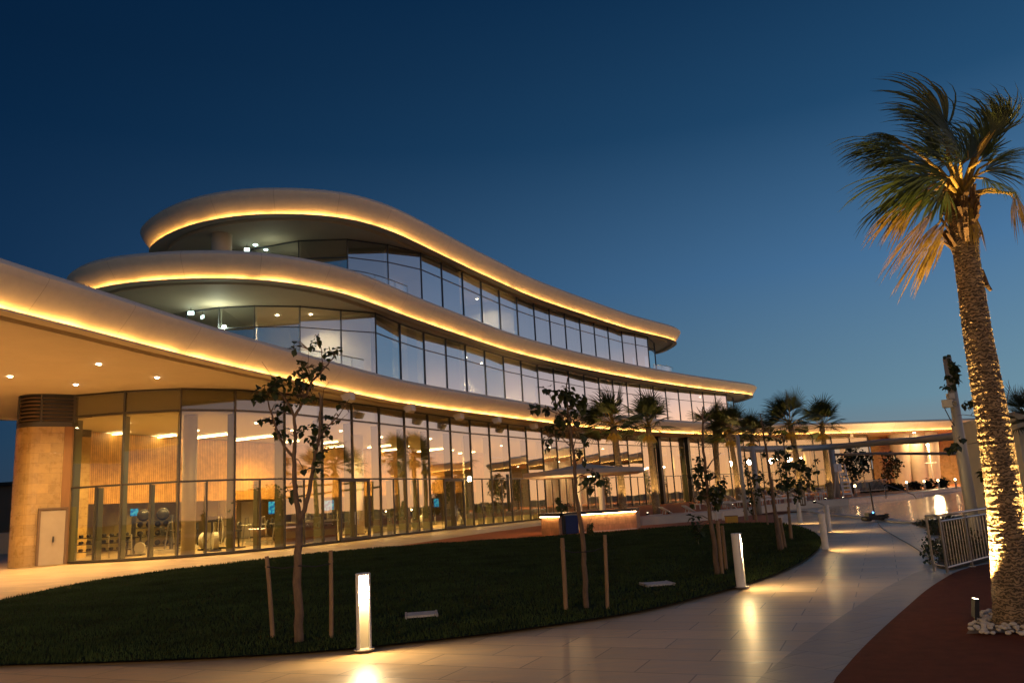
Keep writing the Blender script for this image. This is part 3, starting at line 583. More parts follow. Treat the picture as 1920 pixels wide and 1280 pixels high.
# plastered wing at the far right of the lowest roof: pillars, wall
for (x, m) in ((1690, 'cream'), (1722, 'cream'), (1745, 'cream')):
    p = atY(x, 880, 112); mb = MB(); mb.tube([(p.x, p.y, TZ), (p.x+.3, p.y, 7.75)], [1.0, 1.35], 24, False); part(mb.build('pillar', m, smooth=True))
strip_wall('entrance_wall', [(50.5, 116), (60, 119), (74, 121), (88, 122)], TZ, 7.8, 'wallstone')
for (X, Y) in [(54, 110), (57, 113), (60, 110.5), (63, 114), (66, 112)]:  # lamps assumed here, added to brighten the entrance wing
    disc_lamp((X, Y, 7.62), 2300, (1, .6, .24), .16)
# dark blade walls flanking the mid entrance bay
for px in (1247, 1298):
    g = min(G1, key=lambda p: abs(proj((p.x, p.y, 4))[0]-px)); mb = MB(); mb.box((g.x+.2, g.y-.35, 4.05), (.35, .5, 7.3), .7); part(mb.build('blade_wall', 'darkgloss'))

# soffit downlights with their own lamps
DL = [at(19, 705, 7.65), at(185, 682, 7.65)]+[Vector(p) for p in [(-24, 28, 7.65), (-18.5, 24.5, 7.65), (-17.2, 18.6, 7.65), (-28, 34, 7.65), (-24.5, 22, 7.65), (-15.2, 33.6, 7.65), (-19, 34.2, 7.65), (-31, 27, 7.65), (-26, 14, 7.65)]]  # entries after the first two are added, unseen, to light apron and soffit
for c in DL:
    mb = MB(); mb.lathe((c.x, c.y, c.z-.03), [(.001, 0), (.055, 0), (.07, -.010), (.085, .0), (.085, .028)], 16); o = part(mb.build('downlight', 'spot'))
    ld = bpy.data.lights.new('downlight_lamp', 'SPOT'); ld.energy = 1350; ld.color = (1, .64, .29); ld.spot_size = rad(125); ld.spot_blend = .6; ld.shadow_soft_size = .09
    lo_ = bpy.data.objects.new('downlight_lamp', ld); COL.objects.link(lo_); lo_.location = (c.x, c.y, c.z-.06); lo_.parent = o; lo_.matrix_parent_inverse = o.matrix_world.inverted()
# loudspeaker boxes hung below the edge of the lowest roof
for i, (x, y) in enumerate([(655, 745), (770, 766), (862, 781), (933, 788), (1002, 799), (1090, 810), (1160, 817), (1595, 817)]):
    c = at(x, y, 7.35); k = min(range(len(lp1)), key=lambda j: (lp1[j]-Vector((c.x, c.y, 0))).length); nn = n1[k]; rz = math.atan2(nn.y, nn.x); R3 = Matrix.Rotation(rz, 3, 'Z') @ Matrix.Rotation(rad(-20), 3, 'Y')
    t0 = empty('loudspeaker', c, 0, ['grey loudspeaker box hung under the lowest roof above the first double door', 'grey loudspeaker box under the lowest roof, second one from the left', 'grey loudspeaker box under the lowest roof, just right of the second double door', 'grey loudspeaker box under the lowest roof above the reflected palms', 'grey loudspeaker box under the lowest roof left of the staked sapling crown', 'grey loudspeaker box under the roof behind the leafy sapling crown', 'grey loudspeaker box under the roof behind the two bar palms', 'small loudspeaker box under the far roof wing beyond the pergola beam'][i], 'loudspeaker', 'loudspeakers under the lowest roof edge')
    mb = MB(); sx, sy, sz = .26, .40, .2; q = .6
    vs = [Vector((x_*sx*(q if z_ < 0 else 1), y_*sy*(q if x_ > 0 else 1), z_*sz)) for x_ in (-1, 1) for y_ in (-1, 1) for z_ in (-1, 1)]
    mb.add([R3@v for v in vs], [(0, 1, 3, 2), (4, 6, 7, 5), (0, 4, 5, 1), (2, 3, 7, 6), (0, 2, 6, 4), (1, 5, 7, 3)]); mb.build('cabinet', 'cream', t0)
    mb = MB(); mb.bar((0, 0, .15), (0, 0, .32), .06); mb.build('bracket', 'metal', t0)
# background block and mast at far left
bb = empty('low_building', (-70, 108, 0), 0, 'dark low building far behind the stone end wall', 'building'); 
mb = MB(); mb.box((0, 0, 3.6), (60, 10, 7.2)); mb.build('wall', 'brown', bb); mb = MB(); mb.box((0, 0, 7.4), (62, 12, .4)); mb.build('roof', 'hill', bb)
ml = empty('light_mast', (-38.3, 62, 0), 0, 'tall slim pale mast beyond the stone end wall at the left edge', 'mast'); mb = MB(); mb.tube([(0, 0, 0), (.1, 0, 4), (.2, 0, 8.3)], [.16, .13, .08], 10); mb.build('pole', 'white', ml, smooth=True); mb = MB(); mb.box((0, 0, .1), (.5, .5, .2)); mb.build('base', 'grey', ml)
lw = empty('garden_wall', (-40, 58, 0), 0, 'low plain garden wall behind the stone end wall', 'wall'); mb = MB(); mb.box((0, 0, .7), (30, .25, 1.4)); mb.build('wall_face', 'cream', lw); mb = MB(); mb.box((0, 0, 1.44), (30.1, .35, .07)); mb.build('capping', 'coping', lw)

# ------------------------------------------------------------------ assumed lamp posts, unseen behind the viewpoint, added to warm path, trunks and fascia
for i, (X, Y, e) in enumerate([(-9, -7, 2500), (-2, -12, 1000), (-24, -5, 1800)]):
    t = empty('assumed_lamp_post', (X, Y, 0), 0, 'assumed garden lamp post added unseen behind the viewpoint, %s' % ['left of the path', 'on the path axis', 'by the canopy'][i], 'street lamp', 'assumed garden lamp posts'); mb = MB(); mb.tube([(0, 0, 0), (0, 0, 4.6)], [.07, .045], 10); mb.build('pole', 'grey', t)
    mb = MB(); mb.ball((0, 0, 4.75), .08, 10); mb.build('lamp_globe', M['spot'], t); ld = bpy.data.lights.new('assumed_post_light', 'POINT'); ld.energy = e; ld.color = (1, .60, .28); ld.shadow_soft_size = .25; l_ = bpy.data.objects.new('assumed_post_light', ld); COL.objects.link(l_); l_.location = (X, Y, 5.15)
# ------------------------------------------------------------------ bollard lights along the lawn
def bollard(loc, face, label, e=26, h=.86):
    t = empty('bollard_light', loc, face, label, 'bollard light', 'bollard lights along the curved lawn edge')
    R = .088; H = h; half = rad(42); n = 22; vs = []; fs = []
    angs = [half+(2*math.pi-2*half)*i/n for i in range(n+1)]
    for z in (0, H):
        for r_ in (R, R-.012):
            vs += [Vector((r_*math.cos(a), r_*math.sin(a), z)) for a in angs]
    m1 = n+1
    for i in range(n):
        fs += [(i, i+1, 2*m1+i+1, 2*m1+i), (m1+i+1, m1+i, 3*m1+i, 3*m1+i+1), (i+1, i, m1+i, m1+i+1), (2*m1+i, 2*m1+i+1, 3*m1+i+1, 3*m1+i)]
    fs += [(0, 2*m1, 3*m1, m1), (n, m1+n, 3*m1+n, 2*m1+n)]
    mb = MB(); mb.add(vs, fs); auto_smooth(mb.build('housing', 'white', t))
    mb = MB(); mb.lathe((0, 0, H), [(.001, .02), (R*.9, .02), (R+.003, .012), (R+.003, -.001), (.001, -.001)], 22); mb.build('cap', 'white', t)
    xi = R*math.cos(half); yi = (R-.013)*math.sin(half)
    mb = MB(); mb.add([(.012, -yi, .02), (.012, yi, .02), (.012, yi, H-.33), (.012, -yi, H-.33)], [(0, 1, 2, 3)]); mb.add([(xi, -yi, .004), (xi, yi, .004), (.012, yi, .02), (.012, -yi, .02)], [(0, 1, 2, 3)]); mb.build('reflector', 'cream', t); mb = MB(); mb.lathe((0, 0, 0), [(.001, .012), (R+.035, .012), (R+.035, 0)], 22); mb.build('base_plate', 'grey', t)
    mb = MB(); mb.add([(.014, -yi, H-.36), (.014, yi, H-.36), (xi-.012, yi, H-.006), (xi-.012, -yi, H-.006)], [(0, 1, 2, 3)])
    mb.build('light_panel', M['bpanel'], t)
    ld = bpy.data.lights.new('bollard_lamp', 'POINT'); ld.energy = 75; ld.specular_factor = .25; ld.color = (1, .68, .28); ld.shadow_soft_size = .025; l_ = bpy.data.objects.new('bollard_lamp', ld); COL.objects.link(l_); l_.location = Vector(loc)+Matrix.Rotation(face, 3, 'Z')@Vector((R-.03, 0, H-.17))
    return t
M['bpanel'] = emis('bollard_light_panel', (1, .75, .48), 120)
for (x, y, face, lab) in [(683, 1217, -72, 'nearest bollard light, glowing panel facing the camera, at the front lawn edge'), (1391, 1100, -22, 'white bollard light at the lawn edge beside the leaning group of stakes'), (1549, 1029.7, -12, 'white bollard light at the right tip of the lawn, lit strip on its right side'), (1555, 996, 8, 'white bollard light standing just behind the one at the lawn tip'), (1501, 981, 20, 'farthest white bollard light at the rear curve of the lawn')]:
    bollard(at(x, y, 0), rad(face), lab)
# small bollards beyond the pool
for i, x in enumerate((1606, 1702, 1735, 1761, 1793)):
    y0 = {1606: 934, 1702: 921, 1735: 918, 1761: 915, 1793: 912}[x]; c = Vector((atY(x, y0, 79 if x > 1650 else 70).x, 79 if x > 1650 else 70, TZ)); t = empty('bollard_light', c, 0, ['small lit bollard at the left end of the far pool edge', 'small lit bollard on the far pool edge left of the dark shrubs', 'small lit bollard on the far pool edge below the bright street lamp', 'small lit bollard between two dark shrubs beyond the pool', 'small lit bollard at the right end of the far pool edge'][i], 'bollard light', 'bollard lights beyond the pool')
    mb = MB(); mb.tube([(0, 0, 0), (0, 0, .76)], .085, 12); mb.build('post', 'cream', t, smooth=True); mb = MB(); mb.tube([(0, 0, .765), (0, 0, .93)], .075, 12); mb.build('lamp_head', M['fb'] if 'fb' in M else M.setdefault('fb', emis('bollard_lamp', (1, .66, .28), 34)), t)
# manhole covers and loose marks in the lawn
for (x, y, s, lab) in ((790, 1149, .42, 'square pale drain cover in the lawn right of the nearest bollard'), (1232, 1092, .45, 'worn pale drain cover in the lawn beyond the staked sapling')):
    c = at(x, y, .05); t = empty('drain_cover', (c.x, c.y, 0), rad(8), lab, 'drain cover'); mb = MB(); mb.box((0, 0, .035), (s, s, .03)); mb.build('lid', 'coping', t); mb = MB()
    for k in (-1, 1): mb.box((k*(s/2+.02), 0, .03), (.03, s+.07, .05)); 
    mb.build('frame', 'grey', t)

# ------------------------------------------------------------------ vegetation
def leafmesh(cl, size, rg, mname, dens=1.0, droop=.4):
    """cl: list of (centre, radius, count) ; returns numpy-built leaf mesh"""
    vs = []; fs = []
    for c, r_, cnt in cl:
        for _ in range(int(cnt*dens)):
            while True:
                q = Vector((rg.uniform(-1, 1), rg.uniform(-1, 1), rg.uniform(-1, 1)))
                if q.length < 1: break
            p = Vector(c)+q*r_; a = rg.uniform(0, 6.283); tilt = rg.uniform(-1.2, .5)-droop*.6; d = Vector((math.cos(a)*math.cos(tilt), math.sin(a)*math.cos(tilt), math.sin(tilt)))
            u = d.cross(Vector((rg.uniform(-.5, .5), rg.uniform(-.5, .5), 1))).normalized(); nn = u.cross(d); s = size*rg.uniform(.55, 1.15); w_ = s*rg.uniform(.36, .48); o = len(vs); cup = s*.12
            vs += [p, p+d*s*.28+u*w_+nn*cup, p+d*s*.30-u*w_+nn*cup, p+d*s*.66+u*w_*.78+nn*cup*.6, p+d*s*.66-u*w_*.78+nn*cup*.6, p+d*s*1.05-nn*cup, p+d*s*.33, p+d*s*.68]
            fs += [(o, o+1, o+6), (o, o+6, o+2), (o+1, o+3, o+7, o+6), (o+6, o+7, o+4, o+2), (o+3, o+5, o+7), (o+7, o+5, o+4)]
    mb = MB(); mb.v = [tuple(v) for v in vs]; mb.f = fs; return mb
def sapling(base, limbs, clusters, label, size=.12, group='young trees on the lawn', seed=1, leafm='leaf', name='young_tree', relz=None):
    rg = random.Random(seed); b = at(*base, 0); t = empty(name, b, 0, label, 'tree', group); Yd = b.y
    br = MB(); 
    def conv(x, y, dy=0): return atY(x, y, Yd+dy)-b
    for li, (pts, r0, r1) in enumerate(limbs):
        q = [conv(x, y, (dy[0] if dy else 0)) for x, y, *dy in pts]
        if li == 0: q[0] = Vector((0, 0, -.05))
        # smooth path
        pp = []
        for i in range(len(q)-1):
            for k in range(4): pp.append(q[i].lerp(q[i+1], k/4)+Vector((rg.uniform(-1, 1), rg.uniform(-1, 1), 0))*r0*.18)
        pp.append(q[-1]); br.tube(pp, [r0+(r1-r0)*i/(len(pp)-1) for i in range(len(pp))], 8)
    cl = []
    twig = br; k = Yd/F_PX
    alljoin = [conv(x, y, (dy[0] if dy else 0)) for pts, _, _ in limbs for x, y, *dy in pts[1:]]
    for (x, y, r_, cnt) in clusters:
        c = conv(x, y, rg.uniform(-.25, .25)); cl.append((c, r_*k, cnt)); j = min(alljoin, key=lambda p: (p-c).length)
        for _ in range(max(2, cnt//8)):
            e = c+Vector((rg.uniform(-1, 1), rg.uniform(-1, 1), rg.uniform(-.6, 1)))*r_*k*.8; m_ = j.lerp(e, .5)+Vector((0, 0, .04)); twig.tube([j, m_, e], [.007, .005, .003], 5, False)
    br.build('trunk', 'bark', t, smooth=True)
    leafmesh(cl, size*.9, rg, leafm, dens=1.0).build('crown', leafm, t)
    return t
sapling((562, 1203), [
    ([(562, 1203), (559, 1130), (557, 1060), (560, 1010), (562, 981)], .062, .046),
    ([(562, 981), (556, 940), (553, 905), (551, 858), (554, 819), (552, 783), (570, 746), (586, 714), (610, 689), (627, 667, .1)], .040, .008),
    ([(562, 975), (571, 957), (582, 909), (588, 873), (597, 827, -.1), (600, 783), (601, 750), (598, 735)], .036, .010),
    ([(551, 858), (537, 842), (523, 819), (515, 795, .1), (508, 772), (500, 745)], .024, .008),
    ([(552, 783), (547, 768), (537, 752), (525, 736), (512, 725)], .020, .007), ([(588, 873), (596, 823), (617, 797), (635, 779), (655, 748)], .016, .004),
    ([(597, 850), (623, 840), (651, 827)], .010, .003), ([(605, 685), (602, 651), (595, 632)], .007, .003), ([(512, 725), (508, 702), (491, 678)], .006, .002), ([(617, 797), (640, 786), (655, 772)], .006, .002), ([(586, 714), (577, 690), (579, 655)], .007, .003), ([(601, 770), (607, 730), (617, 716)], .007, .002)],
    [(500, 735, 20, 34), (484, 745, 9, 12), (520, 722, 20, 30), (548, 722, 22, 34), (573, 728, 18, 24), (560, 700, 12, 14), (582, 695, 16, 24), (600, 690, 12, 14), (565, 683, 10, 10), (550, 645, 10, 5), (548, 653, 7, 4), (592, 636, 10, 9), (587, 645, 6, 4), (618, 660, 13, 14), (633, 655, 7, 8), (602, 702, 8, 8), (513, 790, 12, 14), (521, 810, 9, 9), (535, 812, 12, 14), (490, 787, 6, 4), (525, 765, 12, 12), (568, 803, 8, 10), (590, 800, 10, 10), (583, 818, 7, 6), (612, 783, 8, 7), (627, 785, 8, 6), (638, 758, 5, 3), (606, 805, 10, 10), (585, 833, 8, 6), (599, 845, 8, 8), (615, 820, 7, 5), (543, 755, 9, 9), (560, 748, 10, 9), (583, 745, 9, 7), (602, 850, 6, 5), (572, 880, 7, 4), (590, 873, 9, 6), (545, 915, 9, 5), (553, 930, 7, 4), (600, 880, 8, 5)],
    'tall young tree with a forked trunk and sparse broad leaves, left of the nearest bollard', .115, seed=4)
sapling((1100, 1140), [
    ([(1100, 1140), (1096, 1070), (1093, 1010), (1086, 960), (1080, 925), (1078, 880), (1076, 850), (1070, 805), (1065, 770), (1062, 735), (1064, 708)], .042, .008),
    ([(1072, 815), (1060, 795), (1048, 770), (1040, 760)], .014, .004), ([(1068, 835), (1055, 822), (1040, 815), (1025, 808)], .010, .003), ([(1065, 780), (1045, 775), (1022, 765), (1008, 760)], .010, .003), ([(1074, 845), (1080, 820), (1077, 800)], .009, .003), ([(1078, 900), (1088, 890), (1110, 883)], .009, .003), ([(1085, 955), (1070, 950), (1040, 940)], .006, .002), ([(1092, 1000), (1100, 990), (1110, 970)], .005, .002)],
    [(1062, 735, 16, 30), (1075, 745, 14, 22), (1050, 740, 12, 18), (1024, 728, 9, 10), (1003, 765, 9, 10), (1026, 765, 9, 9), (1045, 755, 10, 10), (1068, 762, 16, 22), (1090, 745, 9, 10), (1094, 760, 8, 8), (1085, 758, 9, 10), (1098, 750, 5, 4), (1060, 785, 16, 24), (1045, 790, 11, 14), (1075, 782, 13, 16), (1030, 800, 9, 10), (1028, 822, 9, 10), (1052, 810, 10, 9), (1024, 835, 6, 5), (1092, 815, 8, 7), (1098, 828, 7, 6), (1088, 845, 8, 8), (1090, 860, 6, 4), (1112, 888, 11, 14), (1100, 900, 9, 9), (1120, 900, 8, 7), (1105, 915, 6, 4), (1048, 940, 9, 9), (1056, 950, 7, 6), (1066, 945, 5, 3), (1108, 985, 8, 7), (1102, 995, 6, 4)],
    'slim young tree with round dark leaves rising in front of the bar canopy', .13, seed=9)
sapling((1345, 1077), [
    ([(1347, 1077), (1340, 1020), (1333, 975), (1328, 940), (1323, 880), (1318, 835), (1317, 790), (1318, 762)], .055, .012),
    ([(1318, 795), (1326, 782), (1334, 775)], .014, .006), ([(1317, 780), (1311, 770), (1306, 762)], .010, .004), ([(1318, 835), (1305, 828), (1292, 818)], .012, .004), ([(1317, 830), (1312, 815)], .008, .003), ([(1326, 878), (1336, 862), (1352, 848)], .016, .006), ([(1330, 940), (1320, 930), (1310, 925)], .012, .004)],
    [(1312, 875, 12, 26), (1308, 890, 12, 30), (1313, 905, 12, 30), (1322, 925, 14, 36), (1345, 915, 14, 36), (1342, 935, 13, 34), (1352, 900, 10, 20), (1328, 890, 10, 18), (1310, 860, 8, 12), (1304, 985, 9, 18), (1310, 1000, 9, 16), (1300, 968, 7, 10), (1342, 950, 8, 12), (1296, 945, 5, 5)],
    'young tree with bare upper twigs and dark foliage midway, left of the second bollard', .14, seed=12)
sapling((1462, 1032), [
    ([(1462, 1032), (1456, 985), (1449, 930), (1442, 880), (1436, 840), (1430, 800), (1425, 775)], .062, .012),
    ([(1436, 840), (1440, 820), (1445, 800)], .012, .004), ([(1449, 915), (1438, 905), (1425, 895)], .014, .004), ([(1430, 800), (1424, 788), (1422, 778)], .008, .003), ([(1425, 780), (1432, 770)], .006, .002)],
    [(1440, 815, 8, 10), (1450, 808, 8, 10), (1420, 890, 10, 18), (1448, 862, 8, 10), (1432, 850, 7, 7), (1460, 905, 9, 14), (1446, 920, 7, 10)],
    'thin young tree with a long bare stem standing between the third and fourth stakes', .16, seed=15)
sapling((1482, 1010), [
    ([(1482, 1010), (1480, 960), (1476, 915), (1474, 870), (1470, 835), (1463, 800)], .045, .010), ([(1476, 905), (1492, 890), (1515, 880)], .016, .005), ([(1474, 875), (1460, 860), (1455, 850)], .012, .004), ([(1476, 925), (1500, 915), (1522, 905)], .014, .004)],
    [(1460, 850, 12, 30), (1476, 860, 14, 40), (1488, 875, 14, 40), (1470, 880, 14, 40), (1502, 868, 11, 26), (1512, 885, 12, 30), (1526, 878, 9, 18), (1505, 905, 14, 40), (1485, 905, 14, 44), (1470, 905, 12, 30), (1495, 925, 12, 30), (1520, 905, 9, 16), (1468, 825, 8, 12), (1480, 840, 9, 14), (1532, 860, 6, 7)],
    'bushy young tree with dense dark leaves left of the pool end of the lawn', .17, seed=16)
sapling((1413, 973), [
    ([(1413, 973), (1410, 930), (1405, 890), (1398, 860), (1395, 840)], .05, .012), ([(1408, 905), (1418, 890), (1425, 880)], .012, .004)],
    [(1398, 865, 9, 24), (1403, 885, 11, 34), (1408, 905, 12, 40), (1400, 925, 10, 28), (1412, 940, 9, 24), (1420, 895, 9, 20), (1428, 920, 9, 18), (1415, 925, 10, 24), (1396, 905, 8, 14), (1404, 955, 7, 14), (1436, 905, 7, 10)],
    'dark young tree climbing in front of the left pergola column', .20, seed=17)
for (bx, by, cl, lab, sd) in [(1600, 925, [(1600, 855, 22, 200), (1585, 865, 16, 120), (1612, 875, 18, 140), (1598, 885, 16, 110), (1622, 858, 14, 80)], 'broad dark tree under the pergola beam at left of the pool far side', 21), (1672, 918, [(1668, 860, 16, 120), (1672, 880, 16, 130), (1680, 868, 12, 70), (1662, 890, 10, 50)], 'narrower dark tree under the pergola beam beyond the pool', 22)]:
    rg = random.Random(sd); b = at(bx, by, TZ); t = empty('shade_tree', b, 0, lab, 'tree', 'trees beyond the pool'); k = b.y/F_PX; mb = MB(); mb.tube([(0, 0, -.02), (.05, 0, 1.2), (0, .1, 2.6)], [.12, .09, .05], 8); mb.build('trunk', 'bark', t, smooth=True)
    leafmesh([(atY(x, y, b.y)-b, r_*k, int(cnt*1.3)) for x, y, r_, cnt in cl], .34, rg, 'leaf_dark').build('crown', 'leaf_dark', t)
# straps between trunk and stakes
for tn, pa, pm_, pc_ in (('young_tree', (501, 1062), (560, 1060), (620, 1056)), ('young_tree.001', (1055, 1030), (1094, 1034), (1134, 1024))):
    o = bpy.data.objects[tn]; Yd = o.location.y; mb = MB(); q = [atY(*pa, Yd+.2)-o.location, atY(*pm_, Yd-.04)-o.location, atY(*pc_, Yd)-o.location]
    for a_, c_ in ((q[0], q[1]), (q[1], q[2])): mb.tube([a_, a_.lerp(c_, .5)+Vector((0, 0, -.025)), c_], .009, 6)
    mb.build('tie_strap', 'dark', o)
# timber stakes
def stake(base, top, r_, label):
    b = at(*base, 0); tpt = atY(*top, b.y)-b; t = MB(); n = 7
    t.tube([(0, 0, -.05), tpt*.5+Vector((.004, 0, 0)), tpt], [r_, r_*.97, r_*.92], 9); t.tube([tpt*.86, tpt*.885], [r_*1.12]*2, 9)
    o = t.build('tree_stake', 'stake', smooth=False); o.location = b; auto_smooth(o, 50); return tag(o, label, 'stake', 'timber stakes beside the young trees')
for s in [((512, 1196), (500, 1042), .030, 'timber stake leaning just left of the forked young tree'), ((621, 1197), (620, 1031), .028, 'timber stake between the forked young tree and the nearest bollard'), ((1061, 1143), (1054, 1008), .034, 'timber stake left of the slim young tree in front of the bar'), ((1139, 1142), (1134, 1002), .028, 'timber stake right of the slim young tree in front of the bar'),
          ((1354, 1076), (1345, 975), .040, 'upright stake right beside the young tree with bare twigs'), ((1362, 1068), (1354, 985), .035, 'shorter stake behind the young tree with bare twigs'), ((1467, 1030), (1455, 965), .05, 'thick stake bound to the thin long-stemmed tree'), ((1473, 1028), (1462, 970), .04, 'stake leaning against the thick stake of the long-stemmed tree'), ((1440, 985), (1432, 925), .04, 'stake standing left of the bushy young tree'), ((1419, 976), (1412, 925), .05, 'stake at the foot of the left pergola column tree'), ((1484, 1011), (1478, 950), .045, 'stake in front of the bushy young tree')]: stake(*s)

# palms --------------------------------------------------------------
def fan(vs, fs, hub, axis, nrm_, L, spread, nseg, rg, wind=Vector((-1, 0, 0)), wf=.25, droop=.35, thin=.034, fuse=.42, rag=0):
    """palmate blade: ribs radiate from the hub; blades are fused near the hub, free and drooping outside"""
    axis = axis.normalized(); side = axis.cross(nrm_).normalized(); nn = side.cross(axis).normalized(); da = 2*spread/nseg; prev = None
    for i in range(nseg):
        if rag and rg.random() < .16: continue
        a = -spread+da*(i+.5+rag*rg.uniform(-.6, .6)); ll = L*(1-.30*(abs(a)/max(spread, .1))**2)*rg.uniform(.88-.3*rag, 1.08+.12*rag); fold = -.16*abs(math.sin(a))
        d0 = (axis*math.cos(a)+side*math.sin(a)+nn*fold).normalized(); steps = 7; pts = []; p = Vector(hub); d = d0.copy(); sl = ll/steps
        dr = droop*rg.uniform(.75, 1.3); wv = wf*rg.uniform(.7, 1.3)
        for k in range(steps+1):
            pts.append(p.copy()); q = (k/steps)**1.6; d = (d+Vector((0, 0, -1))*dr*q*.55+wind*wv*q*.6+Vector((rg.uniform(-1, 1), rg.uniform(-1, 1), rg.uniform(-1, 1)))*.03*q).normalized(); p = p+d*sl
        for k in range(steps):
            f0, f1 = k/steps, (k+1)/steps
            def wd_(f): return min(math.tan(da/2)*f*ll*1.12, thin*L*.5 if f < fuse+.02 else thin*L*.5*max(.03, (1-(f-fuse)/(1-fuse))**.8))
            t_ = (pts[k+1]-pts[k]).normalized(); s_ = t_.cross(nn).normalized() if abs(t_.dot(nn)) < .98 else side
            w0, w1 = wd_(f0), wd_(f1); o = len(vs); rd = nn*(.35*w0); r2 = nn*(.35*w1)
            if k < steps-1:
                vs += [pts[k]-s_*w0, pts[k]+rd, pts[k]+s_*w0, pts[k+1]-s_*w1, pts[k+1]+r2, pts[k+1]+s_*w1]; fs += [(o, o+1, o+4, o+3), (o+1, o+2, o+5, o+4)]
            else:
                vs += [pts[k]-s_*w0, pts[k]+rd, pts[k]+s_*w0, pts[k+1]]; fs += [(o, o+1, o+3), (o+1, o+2, o+3)]
def palm_trunk(pts, rs, seed, rings=60, n=28):
    rg = random.Random(seed); mb = MB(); pts = [Vector(p) for p in pts]; path = []; rr = []
    tot = len(pts)-1
    for i in range(rings*2+1):
        f = i/(rings*2)*tot; k = min(int(f), tot-1); u = f-k; p0, p1, p2, p3 = pts[max(k-1, 0)], pts[k], pts[k+1], pts[min(k+2, tot)]
        path.append(.5*((2*p1)+(p2-p0)*u+(2*p0-5*p1+4*p2-p3)*u*u+(3*p1-p0-3*p2+p3)*u**3)); r_ = rs[k]+(rs[k+1]-rs[k])*u; rr.append(r_*(1.016 if i % 2 else .988)*rg.uniform(.99, 1.01))
    vs = []; fs = []
    for i, p in enumerate(path):
        for k in range(n):
            a = 2*math.pi*k/n; q = 1+.035*noise.noise(Vector((math.cos(a)*2.5, math.sin(a)*2.5, i*.35)))+.010*rg.uniform(-1, 1); vs.append(p+Vector((math.cos(a), math.sin(a), 0))*rr[i]*q+Vector((0, 0, .012*math.sin(a*3+i)+rg.uniform(-.006, .006))))
    for i in range(len(path)-1):
        for k in range(n): fs.append((i*n+k, i*n+(k+1) % n, (i+1)*n+(k+1) % n, (i+1)*n+k))
    fs.append(tuple((len(path)-1)*n+k for k in range(n))); mb.add(vs, fs); return mb, path, rr
# -- the near palm at right
pb = at(1902, 1168, 0); NP = empty('palm_tree', pb, 0, 'large windswept fan palm at right, its ringed trunk lit from below', 'palm tree')
def pp_(x, y, dy=0): return atY(x, y, pb.y+dy)-pb
tp = [Vector((0, 0, -.05)), pp_(1895, 1060), pp_(1886, 960), pp_(1866, 820), pp_(1846, 700), pp_(1832, 620), pp_(1822, 550), pp_(1812, 480), pp_(1806, 425), pp_(1802, 385)]
tr = [.215, .198, .188, .174, .162, .152, .143, .138, .155, .125]
mb, path, rr = palm_trunk(tp, tr, 5, 95, 40); mb.build('trunk', 'palmbark', NP)
mb = MB(); rg = random.Random(8)                 # fibre stubs that roughen the rings
for i in range(0, len(path), 1):
    for k in range(16):
        a = rg.uniform(0, 6.283); d = Vector((math.cos(a), math.sin(a), 0)); s = d.cross(Vector((0, 0, 1))); p = path[i]+d*rr[i]*1.0; w_ = rg.uniform(.008, .03); h_ = rg.uniform(.008, .028)
        mb.add([p-s*w_, p+s*w_, p+d*rg.uniform(.003, .012)+s*w_*.3+Vector((0, 0, rg.uniform(-.3, 1)*h_))], [(0, 1, 2)])
mb.build('trunk_fibre', 'palmbark', NP)
mb = MB()                                         # old leaf bases under the crown
for i in range(70):
    f = rg.random(); a = rg.uniform(0, 6.283); k = int(len(path)*(.80+.2*f))-1; k = min(k, len(path)-1); d = Vector((math.cos(a), math.sin(a), 0)); p = path[k]+d*rr[k]*.9; q = p+d*rg.uniform(.05, .12)+Vector((0, 0, rg.uniform(.10, .26))); mb.bar(p, q, rg.uniform(.03, .06), .015)
mb.build('leaf_bases', 'palmfibre', NP)
dg, dgf, dd_, ddf = [], [], [], []; pet = MB(); rg = random.Random(31); cc = pp_(1800, 372)
